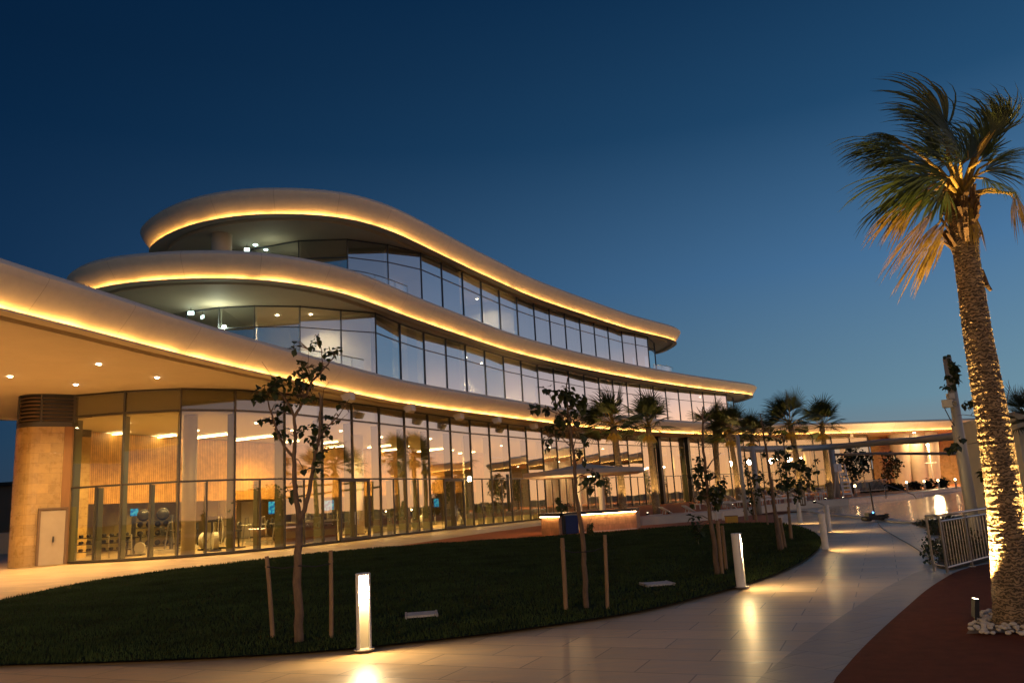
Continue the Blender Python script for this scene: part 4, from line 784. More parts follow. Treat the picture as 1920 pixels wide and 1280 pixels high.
FR = [  # hub, tip, depth at hub, depth at tip, spread, wind, droop, dry
    ((1768, 235), (1728, 142), .1, .2, 40, .55, .25, 0), ((1790, 280), (1742, 165), -.2, -.35, 42, .5, .25, 0), ((1755, 290), (1722, 235), .3, .5, 45, .5, .35, 0), ((1775, 300), (1730, 262), -.35, -.7, 45, .5, .35, 0),
    ((1850, 260), (1893, 178), .1, .1, 30, .75, .2, 0), ((1862, 250), (1905, 190), -.15, -.3, 30, .7, .25, 0), ((1838, 285), (1850, 212), .3, .6, 35, .35, .2, 0), ((1815, 290), (1812, 215), -.1, .1, 35, .35, .2, 0),
    ((1730, 300), (1610, 240), -.2, -.3, 30, .35, .75, 0), ((1725, 318), (1600, 280), .2, .3, 32, .3, .75, 0), ((1730, 330), (1640, 345), -.5, -.9, 35, .3, .6, 0), ((1748, 345), (1655, 335), .5, .9, 35, .3, .5, 0), ((1690, 270), (1625, 248), 0, 0, 26, .4, .8, 0),
    ((1730, 366), (1625, 455), -.25, -.35, 20, .1, .55, 1), ((1735, 372), (1650, 430), .25, .5, 26, .1, .7, 1), ((1722, 360), (1615, 400), 0, .1, 22, .1, .7, 0),
    ((1766, 425), (1695, 520), -.15, -.3, 18, .12, .45, 1), ((1758, 420), (1705, 470), .25, .4, 24, .1, .6, 1), ((1775, 435), (1725, 500), .1, .3, 20, .1, .5, 1),
    ((1900, 372), (1935, 440), 0, .1, 28, -.1, .9, 1), ((1905, 368), (1915, 430), -.2, -.3, 30, 0, 1.0, 1),
    ((1865, 300), (1930, 272), -.1, -.2, 28, .1, .35, 0), ((1855, 320), (1925, 310), .3, .5, 32, .1, .5, 0), ((1850, 335), (1905, 345), -.4, -.8, 34, .1, .5, 0), ((1840, 300), (1880, 260), -.5, -.9, 34, .3, .4, 0),
    ((1800, 300), (1790, 240), -.6, -1.1, 38, .4, .4, 0), ((1800, 300), (1790, 240), .7, 1.2, 38, .4, .4, 0), ((1770, 330), (1700, 300), -.7, -1.2, 36, .3, .5, 0), ((1830, 400), (1848, 450), .2, .35, 30, 0, .6, 1), ((1820, 390), (1830, 455), -.15, -.2, 26, 0, .5, 1), ((1770, 360), (1725, 385), -.4, -.8, 30, .1, .7, 0), ((1700, 300), (1600, 262), .1, .1, 24, .5, .8, 0), ((1770, 260), (1718, 180), 0, .1, 30, .8, .4, 0), ((1870, 230), (1900, 172), .1, 0, 24, 1.0, .2, 0), ((1745, 400), (1660, 490), 0, 0, 16, .2, .5, 1)]
cc = pp_(1800, 372)
for (h_, t_, dh, dt, sp, wf, dr, dry) in FR:
    hub = pp_(*h_, dh); tip = pp_(*t_, dt); ax = tip-hub; L_ = ax.length*1.22; nn = Vector((rg.uniform(-.5, .5), -1+rg.uniform(-.3, .3), .55)).normalized()
    if abs(nn.dot(ax.normalized())) > .9: nn = Vector((0, 0, 1))
    L_ *= 1.2
    for rep in range(2):
        if dry and rep: continue
        n2 = (nn+Vector((rg.uniform(-.5, .5), rg.uniform(-.4, .4), rg.uniform(-.6, .6)))).normalized()
        fan(*( (dd_, ddf) if dry else (dg, dgf)), hub-ax*.12, ax+Vector((rg.uniform(-.05, .05), 0, rg.uniform(-.06, .06))), n2, L_*rg.uniform(.8, 1.05), rad(sp*(1.15 if rep else .75)), 24, rg, wind=Vector((-1, 0, -.2)), wf=wf*1.9, droop=dr*1.15, thin=.027, fuse=.38, rag=.65)
    st = cc+Vector((rg.uniform(-.08, .08), rg.uniform(-.08, .08), rg.uniform(-.05, .1))); mid = st.lerp(hub, .55)+Vector((0, 0, .10)); pet.tube([st, mid, hub-ax*.1, hub+ax*.1], [.024, .018, .013, .004], 6)
pet.build('petioles', 'frond_dry', NP)
mb = MB(); mb.v = [tuple(v) for v in dg]; mb.f = dgf; mb.build('fronds', 'frond', NP, smooth=True)
mb = MB(); mb.v = [tuple(v) for v in dd_]; mb.f = ddf; mb.build('dry_fronds', 'frond_dry', NP, smooth=True)
mb = MB(); mb.tube([pp_(1832, 505), pp_(1840, 508), pp_(1846, 520), pp_(1850, 535), pp_(1858, 545)], [.012, .03, .022, .03, .02], 7); mb.build('torn_sheath', 'palmfibre', NP)
# -- distant palms
def palm_proto(h_, seed, nf=26, L_=1.32, dryn=6, r0=.17):
    rg = random.Random(seed); t = empty('palm_tree', (0, 0, 0), 0); mb, path, rr = palm_trunk([Vector((0, 0, -.1)), Vector((.05, 0, h_*.33)), Vector((-.02, 0, h_*.66)), Vector((-.12, 0, h_))], [r0*1.15, r0, r0*.85, r0*.9], seed, 34, 14); mb.build('trunk', 'palmbark', t)
    v1, f1, v2, f2 = [], [], [], []; pet = MB(); c = Vector((-.12, 0, h_))
    for i in range(nf):
        az = i*2.399+rg.uniform(-.3, .3); el = rad([78, 60, 42, 25, 8, -12][i*6//nf]+rg.uniform(-10, 10)); d = Vector((math.cos(az)*math.cos(el), math.sin(az)*math.cos(el), math.sin(el))); d = (d+Vector((-.22, 0, 0))).normalized(); hub = c+d*rg.uniform(.6, .95); up2 = Vector((0, 0, 1)) if abs(d.z) < .85 else Vector((-1, 0, .3))
        fan(v1, f1, hub, d, up2+Vector((rg.uniform(-.4, .4), rg.uniform(-.4, .4), 0)), L_*rg.uniform(.85, 1.1), rad(62), 20, rg, wf=.22, droop=.55, thin=.05); pet.tube([c, hub, hub+d*.15], [.025, .014, .006], 5)
    for i in range(dryn):
        az = i*6.283/dryn+.4; d = Vector((math.cos(az)*.5, math.sin(az)*.5, -.85)).normalized(); hub = c+Vector((0, 0, -.1))+d*.35; fan(v2, f2, hub, d, Vector((math.cos(az), math.sin(az), .3)), L_*.45, rad(35), 14, rg, wf=.05, droop=.3, thin=.05)
    pet.build('petioles', 'frond_dry', t); mb = MB(); mb.v = [tuple(v) for v in v1]; mb.f = f1; mb.build('fronds', 'frond', t, smooth=True); mb = MB(); mb.v = [tuple(v) for v in v2]; mb.f = f2; mb.build('dry_fronds', 'frond_dry', t, smooth=True)
    return t
pA = palm_proto(4.3, 41); pBt = palm_proto(4.3, 57, 22, 1.2, 8)
def uplight(loc, tgt, e, parent, size=50, col=(1, .60, .20)):
    ld = bpy.data.lights.new('uplight_lamp', 'SPOT'); ld.energy = e; ld.color = col; ld.spot_size = rad(size); ld.spot_blend = .5; ld.shadow_soft_size = .04; o = bpy.data.objects.new('uplight_lamp', ld); COL.objects.link(o)
    d = (Vector(tgt)-Vector(loc)).normalized(); o.rotation_mode = 'QUATERNION'; o.rotation_quaternion = d.to_track_quat('-Z', 'Y'); o.location = loc
    if parent: o.parent = parent; o.location = Vector(loc)-parent.location; 
    return o
def ground_fixture(loc, label, group='ground uplights at the palms'):
    t = empty('ground_uplight', loc, random.uniform(0, 3), label, 'uplight', group); mb = MB(); mb.lathe((0, 0, 0), [(.001, .0), (.09, 0), (.1, .12), (.08, .13), (.001, .10)], 12); mb.build('housing', 'dark', t); mb = MB(); mb.lathe((0, 0, .131), [(.001, 0), (.075, 0)], 12); mb.build('lens', M['spot'], t); return t
PAL = [  # trunk base px x, crown centre px (x, y), distance, proto, label
    (1160, 1150, 795, 45.5, pA, 'tall fan palm directly behind the bar, crown over the canopy'), (1215, 1213, 800, 48, pBt, 'fan palm just right of the bar canopy, trunk lit gold'), (1290, 1334, 800, 0, pA, ''),
    (1383, 1368, 812, 58, pA, 'fan palm with gold-lit trunk left of the pergola column'), (1340, 1335, 806, 66, pBt, 'fan palm half hidden behind the tree with bare twigs'), (1418, 1408, 820, 70, pBt, 'small fan palm seen just left of the pergola post top'), (1500, 1482, 795, 53, pA, 'large fan palm behind the bushy young tree'), (1566, 1538, 800, 60, pBt, 'windblown fan palm standing by the white lifeguard chair')]
cnt = 0
for (bx, cx_, cy_, Yd, proto, lab) in PAL:
    if not Yd: continue
    top = atY(cx_, cy_, Yd); base = Vector((top.x+.12, Yd, TZ if True else 0)); s = (top.z-base.z)/4.3
    if proto.get('used'): o = copy_tree(proto)
    else: proto['used'] = 1; o = proto
    o.location = base; o.rotation_euler = (0, 0, cnt*1.1 if cnt % 2 else .2*cnt); o.scale = (min(1.45, max(.9, s)),)*2+(s,); tag(o, lab, 'palm tree', 'fan palms on the terrace'); cnt += 1
    for sgn in (-1, 1):
        fl = base+Vector((sgn*.62, -.55, 0)); f = ground_fixture(fl, 'ground uplight %s of the %s' % ('left' if sgn < 0 else 'right', lab.split(',')[0]))
        uplight(fl+Vector((0, 0, .15)), base+Vector((0, 0, 4.3*s-1.2)), 800, None, 40).name = 'uplight_lamp'
for o in (pA, pBt):
    if 'used' in o: del o['used']
# -- uplights and stone bed of the near palm
def box_spot(loc, tgt, label, e):
    t = empty('spot_fixture', loc, 0, label, 'uplight', 'spot fixtures at the big palm'); d = (Vector(tgt)-Vector(loc)); d.normalize(); mb = MB(); mb.bar(Vector((0, 0, .0))+Vector((0, 0, .03)), Vector((0, 0, .03))+d*.20, .075, .05); mb.build('housing', 'blue' if False else 'dark', t)
    mb = MB(); q = Vector((0, 0, .03))+d*.201; u, v = perp(d); mb.add([q-u*.033-v*.02, q+u*.033-v*.02, q+u*.033+v*.02, q-u*.033+v*.02], [(0, 1, 2, 3)]); mb.build('lens', M['spot'], t); mb = MB(); mb.tube([(0, 0, -.02), (0, 0, .05)], .012, 8); mb.build('spike', 'dark', t)
    uplight(Vector(loc)+Vector((0, 0, .03))+d*.23, tgt, e, None, 66, (1, .62, .20)); return t
s1 = at(1829, 1168, .0)+Vector((0, -.02, .04)); box_spot(s1, pb+pp_(1822, 540, -.05), 'small black spot fixture lighting the big palm from its left', 3300)
s2 = pb+Vector((.72, -.16, .04)); box_spot(s2, pb+pp_(1826, 540), 'small black spot fixture hidden right of the big palm trunk', 2700)
bedc = at(1880, 1180, 0); mb = MB(); 
bed = sheet('soil_bed', [at(1812, 1188, 0)[:2], at(1836, 1150, 0)[:2], (6.6, 9.7), (6.6, 8.6)], .004, 'ground')
pebs = []
sp_ = MB(); sp_.lathe((0, 0, 0), [(.001, -.8), (.55, -.62), (.92, -.2), (1, .1), (.8, .52), (.4, .75), (.001, .8)], 9); pm = sp_.build('pebble', 'pebble'); auto_smooth(pm, 60)
rg = random.Random(77); tried = 0; first = True; spots = []
qa, qb, qc = at(1815, 1187, 0), at(1838, 1152, 0), at(1925, 1193, 0)
while len(spots) < 190 and tried < 9000:
    tried += 1; x = rg.uniform(qa.x-.02, 6.0); y = rg.uniform(qc.y-.1, qb.y+.12); p = Vector((x, y, 0)); ppx = proj(p)
    if ppx[1] > 1190+(ppx[0]-1815)*.035 or ppx[0] < 1813+(1190-ppx[1])*.55: continue
    if (p-Vector((pb.x, pb.y, 0))).length < .25 or (p-Vector((s1.x, s1.y, 0))).length < .06: continue
    r_ = rg.uniform(.022, .045)
    if any((p-q).length < (r_+rr_)*.82 for q, rr_ in spots): continue
    spots.append((p, r_))
for i, (p, r_) in enumerate(spots):
    o = pm if first else pm.copy()
    if not first: COL.objects.link(o)
    first = False; o.location = (p.x, p.y, .02+r_*.3); o.scale = (r_, r_*rg.uniform(.75, 1), r_*.75); o.rotation_euler = (rg.uniform(-.4, .4), rg.uniform(-.4, .4), rg.uniform(0, 6)); tag(o, 'pale rounded pebble in the bed at the foot of the big palm', 'pebble', 'pale pebbles around the big palm')

# ------------------------------------------------------------------ pool bar and its shade
def T(o, p): o.parent = p; return o
b0, b1, b2 = at(1016, 1003, 0), at(1049, 1003, 0), at(1195, 991, 0)
bar = empty('bar_counter', (b0+b2)/2, 0, 'long mosaic-clad bar counter glowing under its dark top', 'bar counter'); O = bar.location
def uvribbon(name, pts, z0, z1, m, par, th=.08):
    o = fixn(ribbon(name, [Vector(p) for p in pts], z0, z1, th, m)); o.parent = par; o.matrix_parent_inverse = Matrix.Translation(par.location).inverted(); return o
bx0 = b0; bx1 = b1; back = Vector((.25, .97, 0))
mid1 = at(1090, 999, 0)+Vector((0, .35, 0))
front = [bx0, bx1]; long_ = spline([mid1[:2], ((mid1+b2)/2+Vector((0, -.12, 0)))[:2], b2[:2]], .3)
uvribbon('end_panel', [bx0+back*1.9, bx0, bx1, bx1+back*.9], 0, .80, 'mosaic', bar, .10)
uvribbon('front_panel', long_+[long_[-1]+back*1.6], 0, .80, 'mosaic', bar, .10)
uvribbon('kerb', [p+Vector((0, -.02, 0)) for p in long_], 0, .05, 'coping', bar, .14)
uvribbon('counter_top', [bx0+back*1.9+Vector((-.06, 0, 0)), bx0+Vector((-.08, -.19, 0)), bx1+Vector((.05, -.19, 0)), bx1+back*.55, mid1+Vector((0, -.19, 0))]+[p+Vector((0, -.19, 0)) for p in long_[1:]]+[long_[-1]+back*1.6], .84, .97, 'darkgloss', bar, .62)
o = uvribbon('under_light', [bx0+Vector((-.035, -.15, 0)), bx1+Vector((.02, -.15, 0))], .812, .835, M.setdefault('barled', emis('bar_light', (1, .60, .24), 60)), bar, .02)
uvribbon('under_light', [p+Vector((0, -.15, 0)) for p in long_], .812, .835, 'barled', bar, .02)
fr = empty('drinks_fridge', at(1062, 1001, 0), rad(8), 'dark and blue drinks cooler set into the front of the bar', 'cooler'); mb = MB(); mb.box((-.18, .3, .42), (.34, .55, .82)); T(mb.build('side_cabinet', 'darkgloss'), fr); mb = MB(); mb.box((.30, .27, .42), (.60, .55, .82)); mb.box((.30, -.02, .80), (.62, .03, .05)); T(mb.build('blue_cabinet', 'blue'), fr); mb = MB()
mb.bar((-.33, -.03, .86), (.6, -.03, .86), .03); T(mb.build('trim', 'steel'), fr)
# lens shaped shade on posts
cc_ = atY(1095, 880, 41.2); cv = empty('shade_canopy', (cc_.x, 41.2, 0), rad(6), 'wide shallow fabric shade canopy on posts over the bar', 'canopy'); mb = MB(); RX, RY = 3.15, 2.4; nr, na = 12, 56; zc = cc_.z
vs = [Vector((0, 0, zc+.33))]
for i in range(1, nr+1):
    f = i/nr
    for k in range(na):
        a = 2*math.pi*k/na; sc = 1-.045*abs(math.sin(4*a)); vs.append(Vector((RX*f*sc*math.cos(a), RY*f*sc*math.sin(a), zc+.36*(1-f)**1.5-.04)))
for f_, dz in ((1.0, -.24), (.86, -.34), (.4, -.26)):
    for k in range(na):
        a = 2*math.pi*k/na; sc = 1-.045*abs(math.sin(4*a)); vs.append(Vector((RX*f_*sc*math.cos(a), RY*f_*sc*math.sin(a), zc+dz-.02)))
fs = [(0, 1+k, 1+(k+1) % na) for k in range(na)]
for i in range(nr+2):
    for k in range(na): fs.append((1+i*na+k, 1+i*na+(k+1) % na, 1+(i+1)*na+(k+1) % na, 1+(i+1)*na+k))
mb.add(vs, fs); T(auto_smooth(mb.build('fabric', 'canvas'), 50), cv)
for s, y_ in ((-.35, .2), (.85, .3)): mb = MB(); mb.tube([(s, y_, 0), (s, y_, zc+.1)], .15, 16, False); T(mb.build('post', 'cream', smooth=True), cv)
mb = MB(); mb.box((.3, -.15, zc-.36), (.30, .30, .06)); T(mb.build('lamp', 'panel'), cv)  # assumed lamp box, added beneath the fabric for its light
ld = bpy.data.lights.new('canopy_fill', 'POINT'); ld.energy = 170; ld.color = (1, .62, .26); ld.shadow_soft_size = .1; l_ = bpy.data.objects.new('canopy_fill', ld); COL.objects.link(l_); l_.location = (cv.location.x-1.2, 39.9, zc-1.3)  # added fill beneath the shade to warm its underside, not a fixture
# stools and low table row in front of the terrace wall
# ------------------------------------------------------------------ pergola
PH = 4.0; c1 = at(1424, 964, 0); c2 = at(1571, 942, 0)
pg = empty('pergola', c1, 0, 'grey tube pergola with a long curving beam beside the pool', 'pergola')
def W(o, p=None): o.parent = p or pg; o.matrix_parent_inverse = Matrix.Translation((p or pg).location).inverted(); return o
mb = MB(); mb.tube([(c1.x, c1.y, 0), (c1.x, c1.y, PH+.05)], .165, 18); W(mb.build('column', 'grey', smooth=True))
mb = MB(); mb.tube([(c2.x, c2.y, 0), (c2.x, c2.y, 4.5)], .20, 18); W(mb.build('column', 'grey', smooth=True))
bm_pts = [atY(1409, 842, c1.y), atY(1480, 841, 53), atY(1560, 837, 56), atY(1640, 831, 52), atY(1720, 825, 46), atY(1792, 818, 41)]
pz = spline([(p.x, p.y) for p in bm_pts], .6); tot = len(pz)-1; zz = [p.z for p in bm_pts]
tube = [Vector((p.x, p.y, float(np.interp(i/tot, np.linspace(0, 1, 6), zz)))) for i, p in enumerate(pz)]
mb = MB(); mb.tube(tube, .20, 16); W(mb.build('beam', 'grey', smooth=True))
lo = [atY(1565, 852, 68), atY(1650, 850, 66), atY(1730, 850, 62), atY(1800, 850, 57)]; mb = MB(); mb.tube(lo, .11, 12); W(mb.build('rear_beam', 'grey', smooth=True))
mb = MB(); mb.tube([bm_pts[2], Vector((c2.x, c2.y, 4.45))], .1, 12); W(mb.build('cross_beam', 'grey', smooth=True))
far = atY(1562, 850, 84); 
mb = MB(); mb.tube([Vector((far.x, far.y, TZ)), Vector((far.x, far.y, 5))], .2, 14); W(mb.build('column', 'grey', smooth=True))
mb = MB(); mb.tube([Vector((c1.x, c1.y, PH))+Vector((-.6, .3, 0)), bm_pts[0]], .17, 14); W(mb.build('beam_end', 'grey', smooth=True))
# slender post left of the pergola
p = at(1400, 975, 0); tp_ = atY(1388, 815, p.y); po = MB(); po.tube([(0, 0, 0), (0, 0, tp_.z)], .10, 12); o = po.build('post', 'grey', smooth=True); o.location = p; tag(o, 'slender pale post left of the pergola corner', 'post')
# tall pole with floodlight and climbing vine
pl = at(1832, 1012, 0); PT = atY(1769, 671, pl.y).z; pole = empty('vine_pole', pl, 0, 'tall pale pole with leaves at its top beside the big palm', 'pole')
mb = MB(); mb.tube([(0, 0, -.02), (0, 0, PT*.5), (0, 0, PT)], [.125, .12, .105], 18); T(mb.build('pole', 'grey', smooth=True), pole)
h0 = atY(1781, 757, pl.y)-pl; fl = MB(); R3 = Matrix.Rotation(rad(-35), 3, 'Z'); fl.box(h0+Vector((-.12, -.12, 0)), (.24, .30, .20), M3=R3); T(fl.build('floodlight', 'cream'), pole); fl = MB(); fl.box(h0+Vector((-.04, -.26, -.02)), (.15, .03, .12), M3=R3); T(fl.build('floodlight_lens', 'darkgloss'), pole)
fl = MB(); fl.box(h0+Vector((.02, -.05, .2)), (.14, .16, .14)); T(fl.build('junction_box', 'cream'), pole); cb = MB(); q0, q1 = h0+Vector((-.22, -.1, -.08)), atY(1801, 812, pl.y)-pl; cb.tube([q0, q0.lerp(q1, .5)+Vector((-.03, 0, -.03)), q1], .012, 6); T(cb.build('cable', 'dark'), pole)
rg = random.Random(5); vn = empty('climbing_vine', pl+Vector((0, 0, PT-.3)), 0, 'leafy vine hanging from the top of the tall pale pole', 'vine'); K = pl.y/F_PX; V0 = vn.location
cl = [(atY(x, y, pl.y-.1)-V0, r_*K, n_) for x, y, r_, n_ in [(1780, 680, 6, 14), (1786, 688, 8, 30), (1790, 700, 8, 34), (1790, 712, 7, 24), (1777, 705, 4, 8), (1774, 723, 5, 12), (1788, 722, 4, 8), (1794, 692, 5, 12), (1776, 667, 5, 5)]]
leafmesh(cl, .14, rg, 'leaf', droop=.8).build('leaves', 'leaf', vn); mb = MB(); mb.tube([(.05, -.1, .2), (.16, -.12, 0), (.12, -.12, -.5)], .008, 6); mb.build('stem', 'bark', vn)
# ------------------------------------------------------------------ pool barrier by the path
ra, rb_, rc = at(1777, 1075, 0), at(1823, 1062, 0), at(1872, 1048, 0); rl = empty('metal_railing', ra, 0, 'stainless steel railing with upright bars beside the big palm', 'railing')
rd = at(1930, 1034, 0); HT = .97
mb = MB(); mb.tube([Vector((0, .45, HT-.02)), Vector((-.02, .1, HT)), Vector((0, .0, HT)), rb_-ra+Vector((0, 0, HT)), rc-ra+Vector((0, 0, HT)), rd-ra+Vector((0, 0, HT))], .024, 10); mb.build('top_rail', 'steel', rl, smooth=True)
segs = [(ra, rb_), (rb_, rc), (rc, rd)]
for a_, c_ in segs:
    a_, c_ = a_-ra, c_-ra
    mb = MB(); mb.tube([a_+Vector((0, 0, .87)), c_+Vector((0, 0, .87))], .016, 8); mb.build('upper_bar', 'steel', rl); mb = MB(); mb.tube([a_+Vector((0, 0, .10)), c_+Vector((0, 0, .10))], .018, 8); mb.build('lower_bar', 'steel', rl)
    n_ = 9
    for i in range(1, n_): q = a_.lerp(c_, i/n_); mb = MB(); mb.tube([q+Vector((0, 0, .10)), q+Vector((0, 0, .87))], .0085, 6); mb.build('baluster', 'steel', rl)
for q in (ra, rb_, rc, rd): q = q-ra; mb = MB(); mb.bar(q, q+Vector((0, 0, HT)), .05, .03); mb.lathe((q.x, q.y, 0), [(.06, 0), (.06, .015), (.001, .016)], 12); mb.build('post', 'steel', rl)
mb = MB(); mb.tube([(0, .45, 0), (0, .45, HT-.02)], .022, 8); mb.tube([(0, 0, .12), (0, .45, .12)], .015, 6); mb.build('return_post', 'steel', rl)
rg = random.Random(91); k_ = 0
for (x, y, r_, n_, lab) in [(1768, 1052, .30, 260, 'low leafy ground shrub at the left end of the steel railing'), (1800, 1040, .42, 420, 'dark leafy shrub behind the near half of the steel railing'), (1840, 1025, .5, 460, 'dark leafy shrub behind the far half of the steel railing'), (1770, 1025, .28, 180, 'small straggly plant at the path edge behind the railing')]:
    b = at(x, y, 0); t = empty('shrub', b, 0, lab, 'shrub', 'shrubs behind the steel railing'); leafmesh([(Vector((rg.uniform(-1, 1)*r_, rg.uniform(-.5, .8)*r_, r_*.45)), r_*.62, n_//4) for _ in range(4)], .075, rg, 'leaf_dark').build('foliage', 'leaf_dark', t); mb = MB()
    for _ in range(5): mb.tube([(0, 0, -.02), (rg.uniform(-1, 1)*r_*.6, rg.uniform(-.5, .5)*r_, r_*.8)], .008, 5)
    mb.build('stems', 'bark', t)
sheet('planting_bed', [at(x, y, 0)[:2] for x, y in [(1706, 979), (1760, 972), (1830, 963), (1935, 955), (1935, 1035), (1865, 1047), (1785, 1066), (1757, 1062), (1760, 1035), (1768, 1008), (1740, 990)]], .004, 'hill')
for (x, y, r_, n_, lab) in [(1735, 985, .35, 260, 'low dark ground cover at the right corner of the pool'), (1780, 985, .5, 380, 'dark shrub between the pool corner and the tall pale pole'), (1758, 1000, .3, 200, 'small dark shrub on the path edge in front of the pole'), (1765, 1030, .3, 220, 'small leafy plant between the cable and the railing'), (1800, 1000, .5, 380, 'dark shrub at the foot of the tall pale pole')]:
    b = at(x, y, 0); t = empty('shrub', b, 0, lab, 'shrub', 'shrubs at the pool corner'); leafmesh([(Vector((rg.uniform(-1, 1)*r_, rg.uniform(-.5, .8)*r_, r_*.3)), r_*.55, n_//4) for _ in range(4)], .085, rg, 'leaf_dark').build('foliage', 'leaf_dark', t); mb = MB(); mb.tube([(0, 0, -.02), (.05, 0, r_*.6)], .012, 5); mb.build('stems', 'bark', t)
# shrubs behind the far pool edge
for i, (x, wd_, h_) in enumerate([(1628, 20, 9), (1650, 24, 14), (1672, 22, 16), (1690, 14, 12), (1718, 18, 17), (1748, 24, 19), (1778, 26, 21), (1652, 12, 22)]):
    b = Vector((atY(x, 910, 84).x, 84, TZ)); t = empty('shrub', b, 0, ['low dark shrub at the left end of the pool planting', 'dark shrub behind the pool, second from the left of its row', 'dark rounded shrub beyond the pool beneath the shade trees', 'small dark shrub beyond the pool left of the lit bollard', 'dark shrub between the lit bollards beyond the pool', 'dark bushy shrub beneath the bright street lamp', 'largest dark shrub at the right of the pool planting', 'taller spiky plant behind the low shrubs beyond the pool'][i], 'shrub', 'shrubs beyond the pool')
    k = b.y/F_PX; leafmesh([(Vector((rg.uniform(-.8, .8)*wd_*.5*k, rg.uniform(0, 1.2), h_*k*rg.uniform(.25, .62))), h_*k*.42, 45) for _ in range(7)], .30, rg, 'hedge', droop=-.6).build('foliage', 'hedge', t)
    mb = MB(); mb.tube([(0, .3, -.02), (.1, .3, h_*k*.5)], .04, 6); mb.build('stems', 'bark', t)
# bright street lamp, white fence and guard chair beyond the pool
sl = at(1752, 903, TZ); sl = Vector((sl.x*.55, sl.y*.55, TZ)) if sl.y > 140 else sl
sl = Vector((atY(1750, 900, 98).x, 98, TZ)); hz_ = atY(1742, 836, 98).z; t = empty('street_lamp', sl, 0, 'bright street lamp on a thin pole beyond the pool', 'street lamp'); mb = MB(); mb.tube([(0, 0, 0), (0, 0, hz_-TZ)], [.09, .05], 8); mb.build('pole', 'grey', t); mb = MB(); mb.ball((0, 0, hz_-TZ+.12), .15, 10); mb.build('lamp_globe', M.setdefault('sl', emis('street_lamp_globe', (1, .80, .5), 90)), t); ld = bpy.data.lights.new('street_lamp_light', 'POINT'); ld.energy = 4000; ld.specular_factor = .15; ld.color = (1, .66, .3); ld.shadow_soft_size = .35; l_ = bpy.data.objects.new('street_lamp_light', ld); COL.objects.link(l_); l_.location = (sl.x, sl.y-.8, hz_); mb = MB(); mb.bar((-.7, 0, 1.5+1.4), (.7, 0, 1.5+1.4), .07); mb.build('arm', 'grey', t)
fe0, fe1 = atY(1603, 905, 80), atY(1662, 898, 84); t = empty('white_fence', (fe0.x, fe0.y, TZ), 0, 'low pale picket fence beyond the pool behind the dark shrubs', 'fence'); mb = MB(); D_ = Vector((fe1.x-fe0.x, fe1.y-fe0.y, 0))
for z in (.25, 1.25): mb.bar(Vector((0, 0, z)), D_+Vector((0, 0, z)), .05)
mb.build('rails', 'grey', t)
for i in range(26): q = D_*(i/25); mb = MB(); mb.box(q+Vector((0, 0, .70)), (.04, .02, 1.05)); mb.build('picket', 'grey', t)
g = Vector((atY(1583, 920, 66).x, 66, TZ)); t = empty('lifeguard_chair', g, rad(20), 'white lifeguard chair with ladder rungs right of the far pergola column', 'chair')
for sx in (-.45, .45):
    mb = MB(); mb.bar((sx, -.35, 0), (sx*.75, 0, 2.6), .08); mb.build('leg', 'white', t); mb = MB(); mb.bar((sx, .7, 0), (sx*.75, .35, 2.0), .08); mb.build('leg', 'white', t)
for i in range(6): mb = MB(); z = .3+i*.3; mb.box((0, -.35+.35*z/2.6, z), (.85-.05*i, .12, .12)); mb.build('rung', 'white', t)
mb = MB(); mb.box((0, .15, 1.95), (.8, .6, .06)); mb.build('seat', 'white', t); mb = MB(); mb.box((0, .4, 2.4), (.75, .06, .6)); mb.build('backrest', 'white', t)
# pool handrails
for (x, y, s, lab) in [(1662, 934, 1, 'slim steel pool handrail at the far pool edge'), (1500, 952, .9, 'slim steel handrail at the near left corner of the pool')]:
    b = at(x, y, TZ if y < 940 else 0); t = empty('pool_handrail', b, rad(-20), lab, 'handrail', 'pool handrails'); mb = MB(); mb.tube([(0, 0, 0), (0, 0, .75*s), (.15, 0, .88*s), (1.6, -.8, .15), (1.7, -.85, -.1)], .03, 8); mb.build('tube', 'steel', t, smooth=True); mb = MB(); mb.lathe((0, 0, 0), [(.08, 0), (.08, .02), (.03, .03)], 10); mb.build('flange', 'steel', t)
# pool cleaning trolley on the path
b = at(1637, 976, 0); t = empty('pool_cleaner', b, rad(10), 'dark pool cleaning trolley with an upright pole at the pool edge', 'pool cleaner')
mb = MB(); mb.box((0, 0, .12), (.65, .4, .16)); mb.box((-.1, 0, .26), (.3, .3, .14)); mb.build('body', 'dark', t)
for sx in (-.28, .28): mb = MB(); mb.tube([(sx, -.24, .1), (sx, .24, .1)], .1, 12); mb.build('wheel', 'dark', t, smooth=True)
mb = MB(); mb.tube([(.1, 0, .2), (.05, 0, 1.55)], .03, 8); mb.build('pole', 'dark', t); mb = MB(); mb.tube([(.4+.28*math.cos(a/3), .28*math.sin(a/3), .08+.004*a) for a in range(0, 40)], .035, 6); mb.build('hose', 'dark', t, smooth=True)
mb = MB(); mb.ball((-.05, -.16, .34), .035, 6); mb.build('indicator_lamp', M.setdefault('ind', emis('indicator', (.1, .4, 1), 6)), t)
mb = MB(); pts = [at(x, y, .012) for x, y in [(1645, 977), (1655, 990), (1680, 1005), (1710, 1022), (1740, 1042), (1762, 1058)]]; q = spline([p[:2] for p in pts], .3); mb.tube([Vector((p.x, p.y, .0)) for p in q], .012, 6); tag(mb.build('power_cable', 'dark'), 'thin dark cable trailing across the paved path', 'cable')
b = at(1372, 979, 0); t = empty('yellow_crate', b, rad(5), 'small yellow box on the red deck at the rear lawn edge', 'box'); mb = MB(); mb.box((0, 0, .15), (.55, .35, .30)); mb.build('body', 'yellow', t); mb = MB(); mb.box((0, 0, .315), (.57, .37, .03)); mb.build('lid', 'brown', t)
